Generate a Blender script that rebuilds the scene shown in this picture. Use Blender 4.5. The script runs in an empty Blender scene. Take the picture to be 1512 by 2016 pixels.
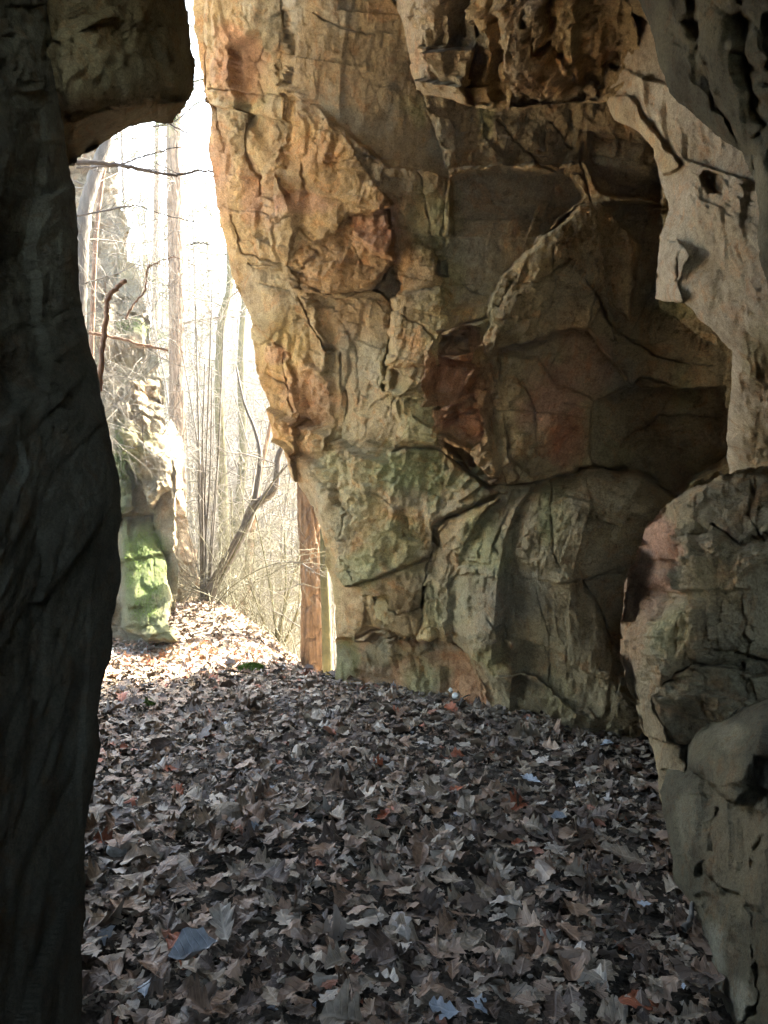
import bpy, math, random
import numpy as np
from mathutils import Vector, Matrix

# ------------------------------------------------------------------ camera, light, exposure
F = 1456.0                      # focal length in photo pixels (1512 x 2016)
CAMZ = 1.40
sc = bpy.context.scene
cd = bpy.data.cameras.new('camera'); cam = bpy.data.objects.new('camera', cd)
sc.collection.objects.link(cam)
cam.location = (0, 0, CAMZ); cam.rotation_euler = (math.radians(90), 0, 0)
cd.sensor_fit = 'VERTICAL'; cd.sensor_height = 36.0; cd.lens = 36.0*F/2016.0
cd.clip_start = 0.05; cd.clip_end = 1500
sc.camera = cam

SUN_AZ, SUN_EL = math.radians(46), math.radians(41)      # azimuth from +Y towards +X
w = bpy.data.worlds.new('World'); sc.world = w; w.use_nodes = True
nt = w.node_tree; nt.nodes.clear()
sky = nt.nodes.new('ShaderNodeTexSky'); sky.sky_type = 'NISHITA'; sky.sun_disc = False
sky.sun_elevation = SUN_EL; sky.sun_rotation = SUN_AZ; sky.air_density = 1.0; sky.dust_density = 2.5; sky.ozone_density = 0.6
bg = nt.nodes.new('ShaderNodeBackground'); bg.inputs['Strength'].default_value = 0.13
wo = nt.nodes.new('ShaderNodeOutputWorld')
nt.links.new(sky.outputs[0], bg.inputs[0]); nt.links.new(bg.outputs[0], wo.inputs[0])

sl = bpy.data.lights.new('sun', 'SUN'); sl.energy = 5.0; sl.angle = math.radians(0.5); sl.color = (1.0, 0.95, 0.88)
so = bpy.data.objects.new('sun', sl); sc.collection.objects.link(so)
sd = Vector((math.sin(SUN_AZ)*math.cos(SUN_EL), math.cos(SUN_AZ)*math.cos(SUN_EL), math.sin(SUN_EL)))
so.rotation_euler = sd.to_track_quat('Z', 'Y').to_euler()
sc.view_settings.view_transform = 'Standard'; sc.view_settings.look = 'None'
sc.view_settings.exposure = 4.52; sc.view_settings.gamma = 1.0
sc.view_settings.use_curve_mapping = False
try:
    sc.view_settings.use_white_balance = True; sc.view_settings.white_balance_temperature = 7500; sc.view_settings.white_balance_tint = 6
except Exception: pass
sc.cycles.max_bounces = 9; sc.cycles.diffuse_bounces = 6; sc.cycles.glossy_bounces = 2
sc.cycles.transparent_max_bounces = 4; sc.cycles.transmission_bounces = 2; sc.cycles.volume_bounces = 0
sc.cycles.use_denoising = True
try: sc.cycles.denoiser = 'OPENIMAGEDENOISE'
except Exception: pass
sc.cycles.sample_clamp_indirect = 8.0
sc.cycles.caustics_reflective = False; sc.cycles.caustics_refractive = False

# ------------------------------------------------------------------ numpy noise helpers
rs = np.random.RandomState(7)
PT = rs.rand(256, 256).astype(np.float64)*2-1
def n2(u, v, seed=0):
    """smooth value noise, -1..1"""
    u = np.asarray(u, float)+seed*17.31; v = np.asarray(v, float)-seed*9.77
    iu = np.floor(u).astype(np.int64); iv = np.floor(v).astype(np.int64)
    fu = u-iu; fv = v-iv
    fu = fu*fu*fu*(fu*(fu*6-15)+10); fv = fv*fv*fv*(fv*(fv*6-15)+10)
    a = PT[iu & 255, iv & 255]; b = PT[(iu+1) & 255, iv & 255]
    c = PT[iu & 255, (iv+1) & 255]; d = PT[(iu+1) & 255, (iv+1) & 255]
    return (a*(1-fu)+b*fu)*(1-fv)+(c*(1-fu)+d*fu)*fv
def fbm(u, v, octv=4, seed=0, gain=.5):
    s = 0; a = 1.; t = 0
    for k in range(octv):
        ca, sa = math.cos(.6*k), math.sin(.6*k)
        s = s+a*n2((u*ca-v*sa)*2.03**k, (u*sa+v*ca)*2.03**k, seed+k*3); t += a; a *= gain
    return s/t
def ridge(u, v, octv=4, seed=0):
    s = 0; a = 1.; t = 0
    for k in range(octv):
        s = s+a*(1-2*np.abs(n2(u*2.1**k, v*2.1**k, seed+k*5))); t += a; a *= .5
    return s/t
HX = rs.rand(256, 256, 5)
def chips(u, v, seed=0, tilt=1.0, mode='max'):
    """angular facets: extremum of tilted planes around scattered cells"""
    u = u+seed*7.7; v = v+seed*3.3
    iu = np.floor(u).astype(np.int64); iv = np.floor(v).astype(np.int64)
    best = None
    for a in (-1, 0, 1):
        for b in (-1, 0, 1):
            h = HX[(iu+a) & 255, (iv+b) & 255]
            dx = u-(iu+a+h[..., 0]); dy = v-(iv+b+h[..., 1])
            val = (h[..., 2]-.5)*.5+tilt*((h[..., 3]-.5)*dx+(h[..., 4]-.5)*dy)-.30*(dx*dx+dy*dy)
            best = val if best is None else np.maximum(best, val)
    best = best+.2
    return best if mode == 'max' else -best
def steps(u, v, seed=0):
    """flat plates with small steps and a crack line between them: returns (level, edge distance)"""
    u = u+seed*5.1; v = v+seed*8.3
    iu = np.floor(u).astype(np.int64); iv = np.floor(v).astype(np.int64)
    d1 = np.full(u.shape, 9.); d2 = np.full(u.shape, 9.); lv = np.zeros(u.shape)
    for a in (-1, 0, 1):
        for b in (-1, 0, 1):
            h = HX[(iu+a) & 255, (iv+b) & 255]
            dx = u-(iu+a+h[..., 0]); dy = v-(iv+b+h[..., 1])
            d = np.sqrt(dx*dx+dy*dy); val = (h[..., 2]-.5)+((h[..., 3]-.5)*dx+(h[..., 4]-.5)*dy)*1.2
            m = d < d1
            d2 = np.where(m, d1, np.minimum(d2, d)); lv = np.where(m, val, lv); d1 = np.where(m, d, d1)
    return lv, d2-d1
def poly_sd(px, py, poly):
    """signed distance, positive inside"""
    P = np.asarray(poly, float); Q = np.roll(P, -1, 0)
    d = np.full(px.shape, 1e18); ins = np.zeros(px.shape, bool)
    for (x0, y0), (x1, y1) in zip(P, Q):
        ex, ey = x1-x0, y1-y0; L = ex*ex+ey*ey+1e-9
        t = np.clip(((px-x0)*ex+(py-y0)*ey)/L, 0, 1)
        d = np.minimum(d, (px-x0-t*ex)**2+(py-y0-t*ey)**2)
        c = ((y0 > py) != (y1 > py)) & (px < ex*(py-y0)/(ey if abs(ey) > 1e-9 else 1e-9)+x0)
        ins ^= c
    d = np.sqrt(d)
    return np.where(ins, d, -d)
def line_d(px, py, pts):
    d = np.full(px.shape, 1e18)
    for (x0, y0), (x1, y1) in zip(pts[:-1], pts[1:]):
        ex, ey = x1-x0, y1-y0; L = ex*ex+ey*ey+1e-9
        t = np.clip(((px-x0)*ex+(py-y0)*ey)/L, 0, 1)
        d = np.minimum(d, (px-x0-t*ex)**2+(py-y0-t*ey)**2)
    return np.sqrt(d)
def tps(pts):
    """smooth surface through (x, y, value)"""
    P = np.array(pts, float); n = len(P); X = P[:, :2]/300.
    def U(r2): return r2*np.log(r2+1e-9)*.5
    K = U(((X[:, None]-X[None])**2).sum(-1))+np.eye(n)*.03
    A = np.zeros((n+3, n+3)); A[:n, :n] = K; A[:n, n] = 1; A[:n, n+1:] = X; A[n, :n] = 1; A[n+1:, :n] = X.T
    w_ = np.linalg.solve(A, np.concatenate([P[:, 2], [0, 0, 0]]))
    def f(x, y):
        x = x/300.; y = y/300.
        s = w_[n]+w_[n+1]*x+w_[n+2]*y
        for k in range(n): s = s+w_[k]*U((x-X[k, 0])**2+(y-X[k, 1])**2)
        return s
    return f
def W(px, py, d):
    """point of the place seen at photo position px, py at distance d along +Y"""
    return ((px-756.)/F*d, d, CAMZ-(py-1008.)/F*d)

# ------------------------------------------------------------------ object helpers
COL = sc.collection
def mesh_np(name, V, faces, mat, parent=None, smooth=True, col=None, uv=None, mats=None, midx=None):
    me = bpy.data.meshes.new(name)
    V = np.asarray(V, np.float32); faces = np.asarray(faces, np.int32); k = faces.shape[1]
    me.vertices.add(len(V)); me.vertices.foreach_set('co', V.ravel())
    me.loops.add(faces.size); me.loops.foreach_set('vertex_index', faces.ravel())
    me.polygons.add(len(faces)); me.polygons.foreach_set('loop_start', np.arange(len(faces), dtype=np.int32)*k)
    me.polygons.foreach_set('use_smooth', np.full(len(faces), smooth))
    if midx is not None: me.polygons.foreach_set('material_index', np.asarray(midx, np.int32))
    me.update(calc_edges=True)
    if col is not None:
        at = me.color_attributes.new('Col', 'FLOAT_COLOR', 'POINT')
        at.data.foreach_set('color', np.concatenate([col, np.ones((len(col), 1))], 1).astype(np.float32).ravel())
    if uv is not None:
        ul = me.uv_layers.new(name='UVMap'); ul.data.foreach_set('uv', np.asarray(uv, np.float32)[faces.ravel()].ravel())
    for m in (mats or [mat]): me.materials.append(m)
    o = bpy.data.objects.new(name, me); COL.objects.link(o)
    if parent: o.parent = parent
    return o
def tag(o, label=None, cat=None, group=None, kind=None):
    if label: o['label'] = label
    if cat: o['category'] = cat
    if group: o['group'] = group
    if kind: o['kind'] = kind
    return o
def thing(name, loc, label, cat, group=None):
    o = bpy.data.objects.new(name, None); COL.objects.link(o); o.empty_display_size = .1
    o.location = loc; tag(o, label, cat, group)
    return o
def reparent(o, root):
    o.parent = root; o.matrix_parent_inverse = Matrix.Translation(-Vector(root.location))

# ------------------------------------------------------------------ materials
def newmat(name):
    m = bpy.data.materials.new(name); m.use_nodes = True
    n = m.node_tree; b = n.nodes['Principled BSDF']
    return m, n, b, n.nodes, n.links
def rock_material(name, fine=1.0, rough=.85, spec=.25, scale=1.0, contrast=1.0):
    m, t, b, N, L = newmat(name)
    b.inputs['Roughness'].default_value = rough
    b.inputs['Specular IOR Level'].default_value = spec
    tc = N.new('ShaderNodeTexCoord'); at = N.new('ShaderNodeVertexColor'); at.layer_name = 'Col'
    def noise(s, det=6, r=.6, dist=0.):
        n = N.new('ShaderNodeTexNoise'); n.inputs['Scale'].default_value = s*scale*1.15; n.inputs['Detail'].default_value = det
        n.inputs['Roughness'].default_value = r; n.inputs['Distortion'].default_value = dist
        L.new(tc.outputs['Object'], n.inputs['Vector']); return n
    def ramp(src, pts):
        r = N.new('ShaderNodeValToRGB'); e = r.color_ramp.elements
        e[0].position, e[0].color = pts[0][0], (*pts[0][1], 1); e[1].position, e[1].color = pts[-1][0], (*pts[-1][1], 1)
        for p, c in pts[1:-1]:
            q = e.new(p); q.color = (*c, 1)
        L.new(src, r.inputs[0]); return r
    def mul(a, bb, f=1., mode='MULTIPLY'):
        x = N.new('ShaderNodeMix'); x.data_type = 'RGBA'; x.blend_type = mode; x.inputs[0].default_value = f
        L.new(a, x.inputs[6]); L.new(bb, x.inputs[7]); return x.outputs[2]
    c = at.outputs[0]
    k = contrast
    r1 = ramp(noise(2.7, 8, .68, .4).outputs[0], [(.30, (1-.42*k, 1-.48*k, 1-.55*k)), (.48, (.95, .92, .88)), (.62, (1.1, 1.08, 1.02)), (.78, (1.25, 1.27, 1.3))])
    c = mul(c, r1.outputs[0])
    r2 = ramp(noise(17, 9, .75, .3).outputs[0], [(.3, (.42, .38, .33)), (.46, (.95, .93, .9)), (.58, (1.05, 1.05, 1.05)), (.75, (1.45, 1.42, 1.38))])
    c = mul(c, r2.outputs[0], .85)
    r3 = ramp(noise(75, 8, .8).outputs[0], [(.33, (.42, .38, .33)), (.5, (1, 1, 1)), (.68, (1.6, 1.58, 1.52))])
    c = mul(c, r3.outputs[0], .8)
    # iron stains and grey lichen veils
    st = ramp(noise(4.3, 7, .7, 1.2).outputs[0], [(.52, (1, 1, 1)), (.66, (1.12, .80, .60))])
    c = mul(c, st.outputs[0], .75)
    sg = ramp(noise(6.1, 9, .75, .8).outputs[0], [(.56, (1, 1, 1)), (.70, (.78, .82, .76))])
    c = mul(c, sg.outputs[0], .7)
    L.new(c, b.inputs['Base Color'])
    # relief: rough grain, pits, thin hairline cracks
    def bump(h, dist, strength, prev=None):
        x = N.new('ShaderNodeBump'); x.inputs['Strength'].default_value = strength; x.inputs['Distance'].default_value = dist*fine
        L.new(h, x.inputs['Height'])
        if prev is not None: L.new(prev.outputs[0], x.inputs['Normal'])
        return x
    vo = N.new('ShaderNodeTexVoronoi'); vo.feature = 'DISTANCE_TO_EDGE'; vo.inputs['Scale'].default_value = 5*scale
    wn = noise(9, 5, .7)
    va = N.new('ShaderNodeVectorMath'); va.operation = 'MULTIPLY_ADD'; va.inputs[1].default_value = (.35, .35, .35)
    L.new(wn.outputs['Color'], va.inputs[0]); L.new(tc.outputs['Object'], va.inputs[2]); L.new(va.outputs[0], vo.inputs['Vector'])
    cr = N.new('ShaderNodeMapRange'); cr.inputs[1].default_value = 0; cr.inputs[2].default_value = .025; L.new(vo.outputs['Distance'], cr.inputs[0])
    b1 = bump(noise(46, 9, .8).outputs[0], .022, 1.)
    b2 = bump(noise(190, 4, .75).outputs[0], .007, 1., b1)
    b3 = bump(cr.outputs[0], .006, .35, b2)
    L.new(b3.outputs[0], b.inputs['Normal'])
    return m
M_rock = rock_material('weathered_limestone', contrast=1.2, fine=1.35)
M_pale = rock_material('pale_pitted_limestone', contrast=.9, scale=1.8, fine=.6)
M_dark = rock_material('dark_cave_rock', fine=1.2, rough=.85, spec=.2, contrast=1.1, scale=1.9)
M_out = rock_material('sunlit_outcrop_rock', fine=1.6, scale=.8)

def simple(name, c1, c2, s=8, rough=.85, bump=.01, bs=30, spec=.2, stretch=None, trans=0):
    m, t, b, N, L = newmat(name)
    b.inputs['Roughness'].default_value = rough; b.inputs['Specular IOR Level'].default_value = spec
    tc = N.new('ShaderNodeTexCoord'); src = tc.outputs['Object']
    if stretch:
        mp = N.new('ShaderNodeMapping'); mp.inputs['Scale'].default_value = stretch; L.new(src, mp.inputs[0]); src = mp.outputs[0]
    n = N.new('ShaderNodeTexNoise'); n.inputs['Scale'].default_value = s; n.inputs['Detail'].default_value = 7; n.inputs['Roughness'].default_value = .7
    L.new(src, n.inputs['Vector'])
    r = N.new('ShaderNodeValToRGB'); r.color_ramp.elements[0].position = .32; r.color_ramp.elements[1].position = .68
    r.color_ramp.elements[0].color = (*c1, 1); r.color_ramp.elements[1].color = (*c2, 1)
    L.new(n.outputs[0], r.inputs[0]); L.new(r.outputs[0], b.inputs['Base Color'])
    n3 = N.new('ShaderNodeTexNoise'); n3.inputs['Scale'].default_value = bs; n3.inputs['Detail'].default_value = 6; L.new(src, n3.inputs['Vector'])
    bp = N.new('ShaderNodeBump'); bp.inputs['Strength'].default_value = .9; bp.inputs['Distance'].default_value = bump
    L.new(n3.outputs[0], bp.inputs['Height']); L.new(bp.outputs[0], b.inputs['Normal'])
    return m
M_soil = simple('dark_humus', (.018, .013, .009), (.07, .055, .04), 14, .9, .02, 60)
M_bark_pine = simple('orange_pine_bark', (.045, .027, .017), (.19, .122, .074), 5, .9, .04, 9, stretch=(3.2, 3.2, .55))
M_bark_brown = simple('brown_pine_bark', (.05, .036, .027), (.15, .112, .082), 5, .9, .04, 9, stretch=(3.2, 3.2, .55))
M_bark_grey = simple('grey_bark', (.035, .031, .027), (.10, .09, .08), 7, .85, .015, 20, stretch=(2, 2, .5))
M_bark_dark = simple('dark_branch_bark', (.025, .02, .017), (.07, .058, .05), 8, .85, .01, 20)
M_bark_moss = simple('mossy_bark', (.03, .03, .013), (.085, .08, .04), 6, .9, .01, 20)
M_bark_tan = simple('tan_dead_wood', (.08, .045, .03), (.20, .125, .085), 6, .85, .01, 20, stretch=(2, 2, .5))
M_twig = simple('pale_twigs', (.045, .04, .035), (.13, .12, .105), 4, .8, .002, 20)
M_twig_y = simple('yellowish_twigs', (.045, .042, .028), (.12, .115, .08), 4, .8, .002, 20)
M_needle = simple('pine_needles', (.02, .032, .012), (.06, .08, .03), 3, .7, .002, 20)
M_moss = simple('bright_moss', (.04, .075, .010), (.10, .165, .025), 16, .95, .03, 55)
M_stone = simple('pale_stone', (.32, .31, .28), (.55, .54, .50), 12, .8, .01, 50)
M_stone_b = simple('brown_stone', (.09, .07, .05), (.2, .16, .12), 12, .85, .02, 40)
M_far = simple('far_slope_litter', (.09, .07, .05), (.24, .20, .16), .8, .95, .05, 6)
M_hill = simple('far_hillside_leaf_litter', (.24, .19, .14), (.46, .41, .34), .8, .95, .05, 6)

def leaf_mat(name, c1, c2, under):
    m, t, b, N, L = newmat(name)
    b.inputs['Roughness'].default_value = .58; b.inputs['Specular IOR Level'].default_value = .3
    tc = N.new('ShaderNodeTexCoord'); uv = tc.outputs['UV']
    sep = N.new('ShaderNodeSeparateXYZ'); L.new(uv, sep.inputs[0])
    ab = N.new('ShaderNodeMath'); ab.operation = 'ABSOLUTE'; L.new(sep.outputs[0], ab.inputs[0])
    # midrib and slanting side veins
    mid = N.new('ShaderNodeMapRange'); mid.inputs[1].default_value = .012; mid.inputs[2].default_value = .04; L.new(ab.outputs[0], mid.inputs[0])
    sl_ = N.new('ShaderNodeMath'); sl_.operation = 'MULTIPLY_ADD'; sl_.inputs[1].default_value = -.8; L.new(ab.outputs[0], sl_.inputs[0]); L.new(sep.outputs[1], sl_.inputs[2])
    sc_ = N.new('ShaderNodeMath'); sc_.operation = 'MULTIPLY'; sc_.inputs[1].default_value = 7; L.new(sl_.outputs[0], sc_.inputs[0])
    pp = N.new('ShaderNodeMath'); pp.operation = 'PINGPONG'; pp.inputs[1].default_value = .5; L.new(sc_.outputs[0], pp.inputs[0])
    vv = N.new('ShaderNodeMapRange'); vv.inputs[1].default_value = 0; vv.inputs[2].default_value = .1; L.new(pp.outputs[0], vv.inputs[0])
    mn = N.new('ShaderNodeMath'); mn.operation = 'MINIMUM'; L.new(mid.outputs[0], mn.inputs[0]); L.new(vv.outputs[0], mn.inputs[1])
    geo = N.new('ShaderNodeNewGeometry')
    n = N.new('ShaderNodeTexNoise'); n.inputs['Scale'].default_value = 26; n.inputs['Detail'].default_value = 6; n.inputs['Roughness'].default_value = .7
    L.new(geo.outputs['Position'], n.inputs['Vector'])
    r = N.new('ShaderNodeValToRGB'); r.color_ramp.elements[0].position = .3; r.color_ramp.elements[1].position = .68
    r.color_ramp.elements[0].color = (*c1, 1); r.color_ramp.elements[1].color = (*c2, 1); L.new(n.outputs[0], r.inputs[0])
    x = N.new('ShaderNodeMix'); x.data_type = 'RGBA'; x.inputs[7].default_value = (*[q*1.35+.01 for q in c2], 1)
    iv = N.new('ShaderNodeMath'); iv.operation = 'SUBTRACT'; iv.inputs[0].default_value = 1; L.new(mn.outputs[0], iv.inputs[1])
    iv2 = N.new('ShaderNodeMath'); iv2.operation = 'MULTIPLY'; iv2.inputs[1].default_value = .45; L.new(iv.outputs[0], iv2.inputs[0])
    L.new(iv2.outputs[0], x.inputs[0]); L.new(r.outputs[0], x.inputs[6])
    y = N.new('ShaderNodeMix'); y.data_type = 'RGBA'; y.inputs[7].default_value = (*under, 1)
    bf = N.new('ShaderNodeMath'); bf.operation = 'MULTIPLY'; bf.inputs[1].default_value = .6; L.new(geo.outputs['Backfacing'], bf.inputs[0])
    L.new(bf.outputs[0], y.inputs[0]); L.new(x.outputs[2], y.inputs[6])
    L.new(y.outputs[2], b.inputs['Base Color'])
    bp = N.new('ShaderNodeBump'); bp.inputs['Strength'].default_value = .6; bp.inputs['Distance'].default_value = .003
    ad = N.new('ShaderNodeMath'); ad.operation = 'ADD'; L.new(mn.outputs[0], ad.inputs[0]); L.new(n.outputs[0], ad.inputs[1])
    L.new(ad.outputs[0], bp.inputs['Height']); L.new(bp.outputs[0], b.inputs['Normal'])
    return m
LEAFM = [leaf_mat('leaf_grey_brown', (.08, .058, .038), (.27, .21, .148), (.30, .25, .195)),
         leaf_mat('leaf_brown', (.06, .035, .022), (.22, .135, .085), (.28, .20, .145)),
         leaf_mat('leaf_dark', (.025, .016, .011), (.085, .055, .038), (.13, .095, .072)),
         leaf_mat('leaf_pale', (.16, .132, .105), (.34, .295, .24), (.34, .30, .26)),
         leaf_mat('leaf_tan', (.13, .082, .050), (.27, .185, .125), (.27, .22, .18)),
         leaf_mat('leaf_red', (.14, .038, .018), (.30, .095, .045), (.25, .13, .09)),
         leaf_mat('leaf_mouldy_blue_grey', (.15, .165, .18), (.33, .355, .38), (.33, .35, .37)),
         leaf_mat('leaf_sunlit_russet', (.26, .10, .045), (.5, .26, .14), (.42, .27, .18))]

# ------------------------------------------------------------------ rock mass builder
C = dict(tan=(.45, .33, .18), ochre=(.50, .315, .135), greyt=(.38, .315, .20), brown=(.35, .275, .17), dbrown=(.25, .195, .125),
         green=(.30, .305, .15), ygreen=(.33, .29, .14), red=(.44, .19, .10), dred=(.24, .115, .065), grey=(.32, .29, .205),
         cool=(.33, .325, .265), olive=(.21, .185, .12), pale=(.44, .365, .27), pink=(.46, .25, .17), dark=(.12, .108, .074),
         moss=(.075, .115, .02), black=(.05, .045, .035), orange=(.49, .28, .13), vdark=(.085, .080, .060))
def rock_mass(name, poly, base_pts, step, label, cat, mat, blocks=(), cracks=(), blobs=(), color='tan', rough=1.0,
              seed=1, warp=7., facet=1.0, skirt=1.2, part='rock_block', domes=(), group=None, kind=None, soft=6., root_at=None, sfac=.5, edge_round=0., fr=1.):
    P = np.array(poly, float)
    x0, y0 = P.min(0)-4*step; x1, y1 = P.max(0)+4*step
    xs = np.arange(x0, x1+step, step); ys = np.arange(y0, y1+step, step)
    PX, PY = np.meshgrid(xs, ys)
    # organic outline: query positions are warped
    wu, wv = PX/60., PY/60.
    WX = PX+warp*fbm(wu, wv, 5, seed, .6); WY = PY+warp*fbm(wu, wv, 5, seed+40, .6)
    S = poly_sd(WX, WY, P)
    gy, gx = np.gradient(S, step); gl = np.sqrt(gx*gx+gy*gy)+1e-6
    keep = S > -1.2*step
    out = S < 0
    PX = np.where(out & keep, PX-S*gx/gl**2, PX); PY = np.where(out & keep, PY-S*gy/gl**2, PY)
    f = tps(base_pts); D = f(PX, PY)
    X, Y, Z = W(PX, PY, D)
    def arc(A, B, ax):
        q = np.sqrt(np.diff(A, axis=ax)**2+np.diff(B, axis=ax)**2); q = np.minimum(q, np.median(q)*5)
        q = np.concatenate([np.zeros_like(np.take(q, [0], ax)), q], ax); return np.cumsum(q, ax)
    U = arc(X, Y, 1)*fr+seed*3.1; V = -arc(Z, Y, 0)*fr
    H = np.zeros(PX.shape); colr = np.zeros(PX.shape+(3,)); colr[:] = C[color]
    rid = np.zeros(PX.shape, int)
    amp = np.ones(PX.shape)
    # blocks
    wb = 9.
    BX = PX+wb*fbm(PX/38., PY/38., 5, seed+11, .6); BY = PY+wb*fbm(PX/38., PY/38., 5, seed+17, .6)
    for bi, bk in enumerate(blocks):
        pts, off, tx, ty, bulge, cl = bk[:6]
        ra = bk[6] if len(bk) > 6 else 1.
        sub = bk[7] if len(bk) > 7 else False
        Pb = np.array(pts, float); cx, cy = Pb.mean(0)
        lo = Pb.min(0)-22; hi = Pb.max(0)+22
        i0, i1 = np.searchsorted(ys, [lo[1], hi[1]]); j0, j1 = np.searchsorted(xs, [lo[0], hi[0]])
        sl2 = (slice(max(i0-1, 0), i1+1), slice(max(j0-1, 0), j1+1))
        bx, by = BX[sl2], BY[sl2]
        if bx.size == 0: continue
        s = poly_sd(bx, by, pts)
        wdt = 2.5+(8.*np.clip(n2(bx/42., by/42., seed+bi*3)+.1, 0, 1) if off > -.3 else 0.)
        k = np.clip(s/wdt+.5, 0, 1); k = k*k*(3-2*k)
        hb = off+tx*(bx-cx)/100.+ty*(by-cy)/100.
        if bulge: hb = hb+bulge*(1-np.exp(-np.clip(s, 0, None)/ (45. if bulge > .1 else 22.)))
        hb = hb-.014*np.exp(-np.clip(s, 0, None)/3.)*np.clip(n2(bx/30., by/30., seed+bi)*1.6+.1, 0, 1)
        H[sl2] = H[sl2]*(1-k)+hb*k
        kc = (.6*np.clip(s/(10.+30.*np.clip(n2(bx/35., by/35., bi+9)+.3, 0, 1))+.5, 0, 1))[..., None]
        colr[sl2] = colr[sl2]*(1-kc)+np.array(C[cl])*kc
        amp[sl2] = amp[sl2]*(1-k)+ra*k
        if not sub: rid[sl2] = np.where(s > 0, bi+1, rid[sl2])
    for pts, hh, rr_ in domes: H = H+hh*(1-np.exp(-np.clip(poly_sd(BX, BY, pts), 0, None)/rr_))
    Hm = H; H = np.zeros(PX.shape)
    # natural relief
    am = rough*amp*fr**-.75
    lvl, ed = steps(U*2.3+.4*fbm(U*3, V*3, 3, seed+5), V*1.5+.4*fbm(U*3, V*3, 3, seed+9), seed)
    H = H+am*sfac*(.085*lvl-.008*np.exp(-ed/.03))
    H = H+am*facet*(.10*chips(U*1.3+.05*n2(U*6, V*6, 3), V*1.0, seed+8, 2.2)+.115*chips(U*2.6+.05*n2(U*6, V*6, 3), V*1.9, seed+1, 2.2)+.050*chips(U*6.5+.07*n2(U*14, V*14, 4), V*5., seed+2, 2.0, 'min')+.024*chips(U*16+.1*n2(U*30, V*30, 7), V*14, seed+3, 2.0)+.005*chips(U*37, V*33, seed+6, 2.2, 'min'))
    lv2, ed2 = steps(U*9+.5*fbm(U*8, V*8, 3, seed+15), V*7+.5*fbm(U*8, V*8, 3, seed+19), seed+4)
    pm = np.clip(n2(U*1.7, V*1.7, seed+30)*2+.5, 0, 1)
    lv3, ed3 = steps(U*22+.4*fbm(U*20, V*20, 3, seed+16), V*17+.4*fbm(U*20, V*20, 3, seed+18), seed+7)
    pm3 = np.clip(n2(U*2.9+7, V*2.9, seed+31)*2+.6, 0, 1)
    H = H+am*facet*(pm*(.030*lv2-.004*np.exp(-ed2/.04))+pm3*.009*lv3)
    H = H+am*(.05*fbm(U*2, V*2, 4, seed+21)+.010*ridge(U*9, V*9, 5, seed+23)+.009*fbm(U*38, V*38, 4, seed+27, .65))
    H = H-H[S > 0].mean(); Hr = H*(.25+.75*np.clip(S/60., 0, 1)); H = Hm
    CX = PX+8*fbm(PX/38., PY/38., 3, seed+11, .55); CY = PY+8*fbm(PX/38., PY/38., 3, seed+17, .55)
    for pts, wd, dp in cracks:
        dd = line_d(CX, CY, pts)
        wloc = wd*(.55+.75*n2(PX/24., PY/24., seed+2))
        H = H-dp*1.2*np.exp(-(dd/np.maximum(wloc*.5, .9))**2)*np.clip(.75+.8*n2(PX/33., PY/33., seed+6), 0, 1)-dp*.12*np.exp(-dd/(wd*2.2))
    # colour patches with ragged borders
    for (bx_, by_, rx, ry, cl, stg) in blobs:
        q = ((PX-bx_)/rx)**2+((PY-by_)/ry)**2
        q = q+.9*fbm(PX/45.+seed, PY/45., 4, seed+33, .65)
        k = (stg*np.clip(1.35-q, 0, 1)**.8)[..., None]; k = np.clip(k, 0, 1)
        colr = colr*(1-k)+np.array(C[cl])*k
    vn = .5+.5*fbm(U*1.8, V*1.8, 4, seed+50)
    colr = colr*(.86+.28*vn[..., None])
    if edge_round:
        H = H-edge_round*np.exp(-np.clip(S, 0, None)/14.)
    D2 = D-H
    X, Y, Z = W(PX, PY, D)
    def dif(A, ax): return np.gradient(A, axis=ax)
    e1 = np.stack([dif(X, 1), dif(Y, 1), dif(Z, 1)], -1); e2 = np.stack([dif(X, 0), dif(Y, 0), dif(Z, 0)], -1)
    Nn = np.cross(e1, e2); Nn /= np.linalg.norm(Nn, axis=-1)[..., None]+1e-9
    view = np.stack([X, Y, Z-CAMZ], -1); Nn = np.where(((Nn*view).sum(-1) > 0)[..., None], -Nn, Nn)
    X, Y, Z = W(PX, PY, D2)
    X = X+Nn[..., 0]*Hr; Y = Y+Nn[..., 1]*Hr; Z = Z+Nn[..., 2]*Hr
    D2 = Y; PX = 756+X/Y*F; PY = 1008-(Z-CAMZ)/Y*F
    idx = -np.ones(PX.shape, int); idx[keep] = np.arange(keep.sum())
    VV = np.stack([X[keep], Y[keep], Z[keep]], 1); CC = colr[keep]; RR = rid[keep]
    a, b_, c_, d_ = idx[:-1, :-1], idx[:-1, 1:], idx[1:, 1:], idx[1:, :-1]
    ok = (a >= 0) & (b_ >= 0) & (c_ >= 0) & (d_ >= 0)
    SS = S[:-1, :-1]; ok &= (np.maximum.reduce([S[:-1, :-1], S[:-1, 1:], S[1:, 1:], S[1:, :-1]]) > -.2*step)
    Q = np.stack([a[ok], d_[ok], c_[ok], b_[ok]], 1)
    fr = np.stack([RR[Q[:, k]] for k in range(4)], 1).max(1)
    # skirt: turn the outline away from the viewer and give the mass its thickness
    E = np.concatenate([Q[:, [0, 1]], Q[:, [1, 2]], Q[:, [2, 3]], Q[:, [3, 0]]])
    key = np.sort(E, 1); kk = key[:, 0]*len(VV)+key[:, 1]
    u_, inv, cnt = np.unique(kk, return_inverse=True, return_counts=True)
    BE = E[cnt[inv] == 1]; bf = np.concatenate([fr]*4)[cnt[inv] == 1]
    bv = np.unique(BE); n0 = len(VV)
    gxk = (gx/gl)[keep][bv]; gyk = (gy/gl)[keep][bv]
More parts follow.
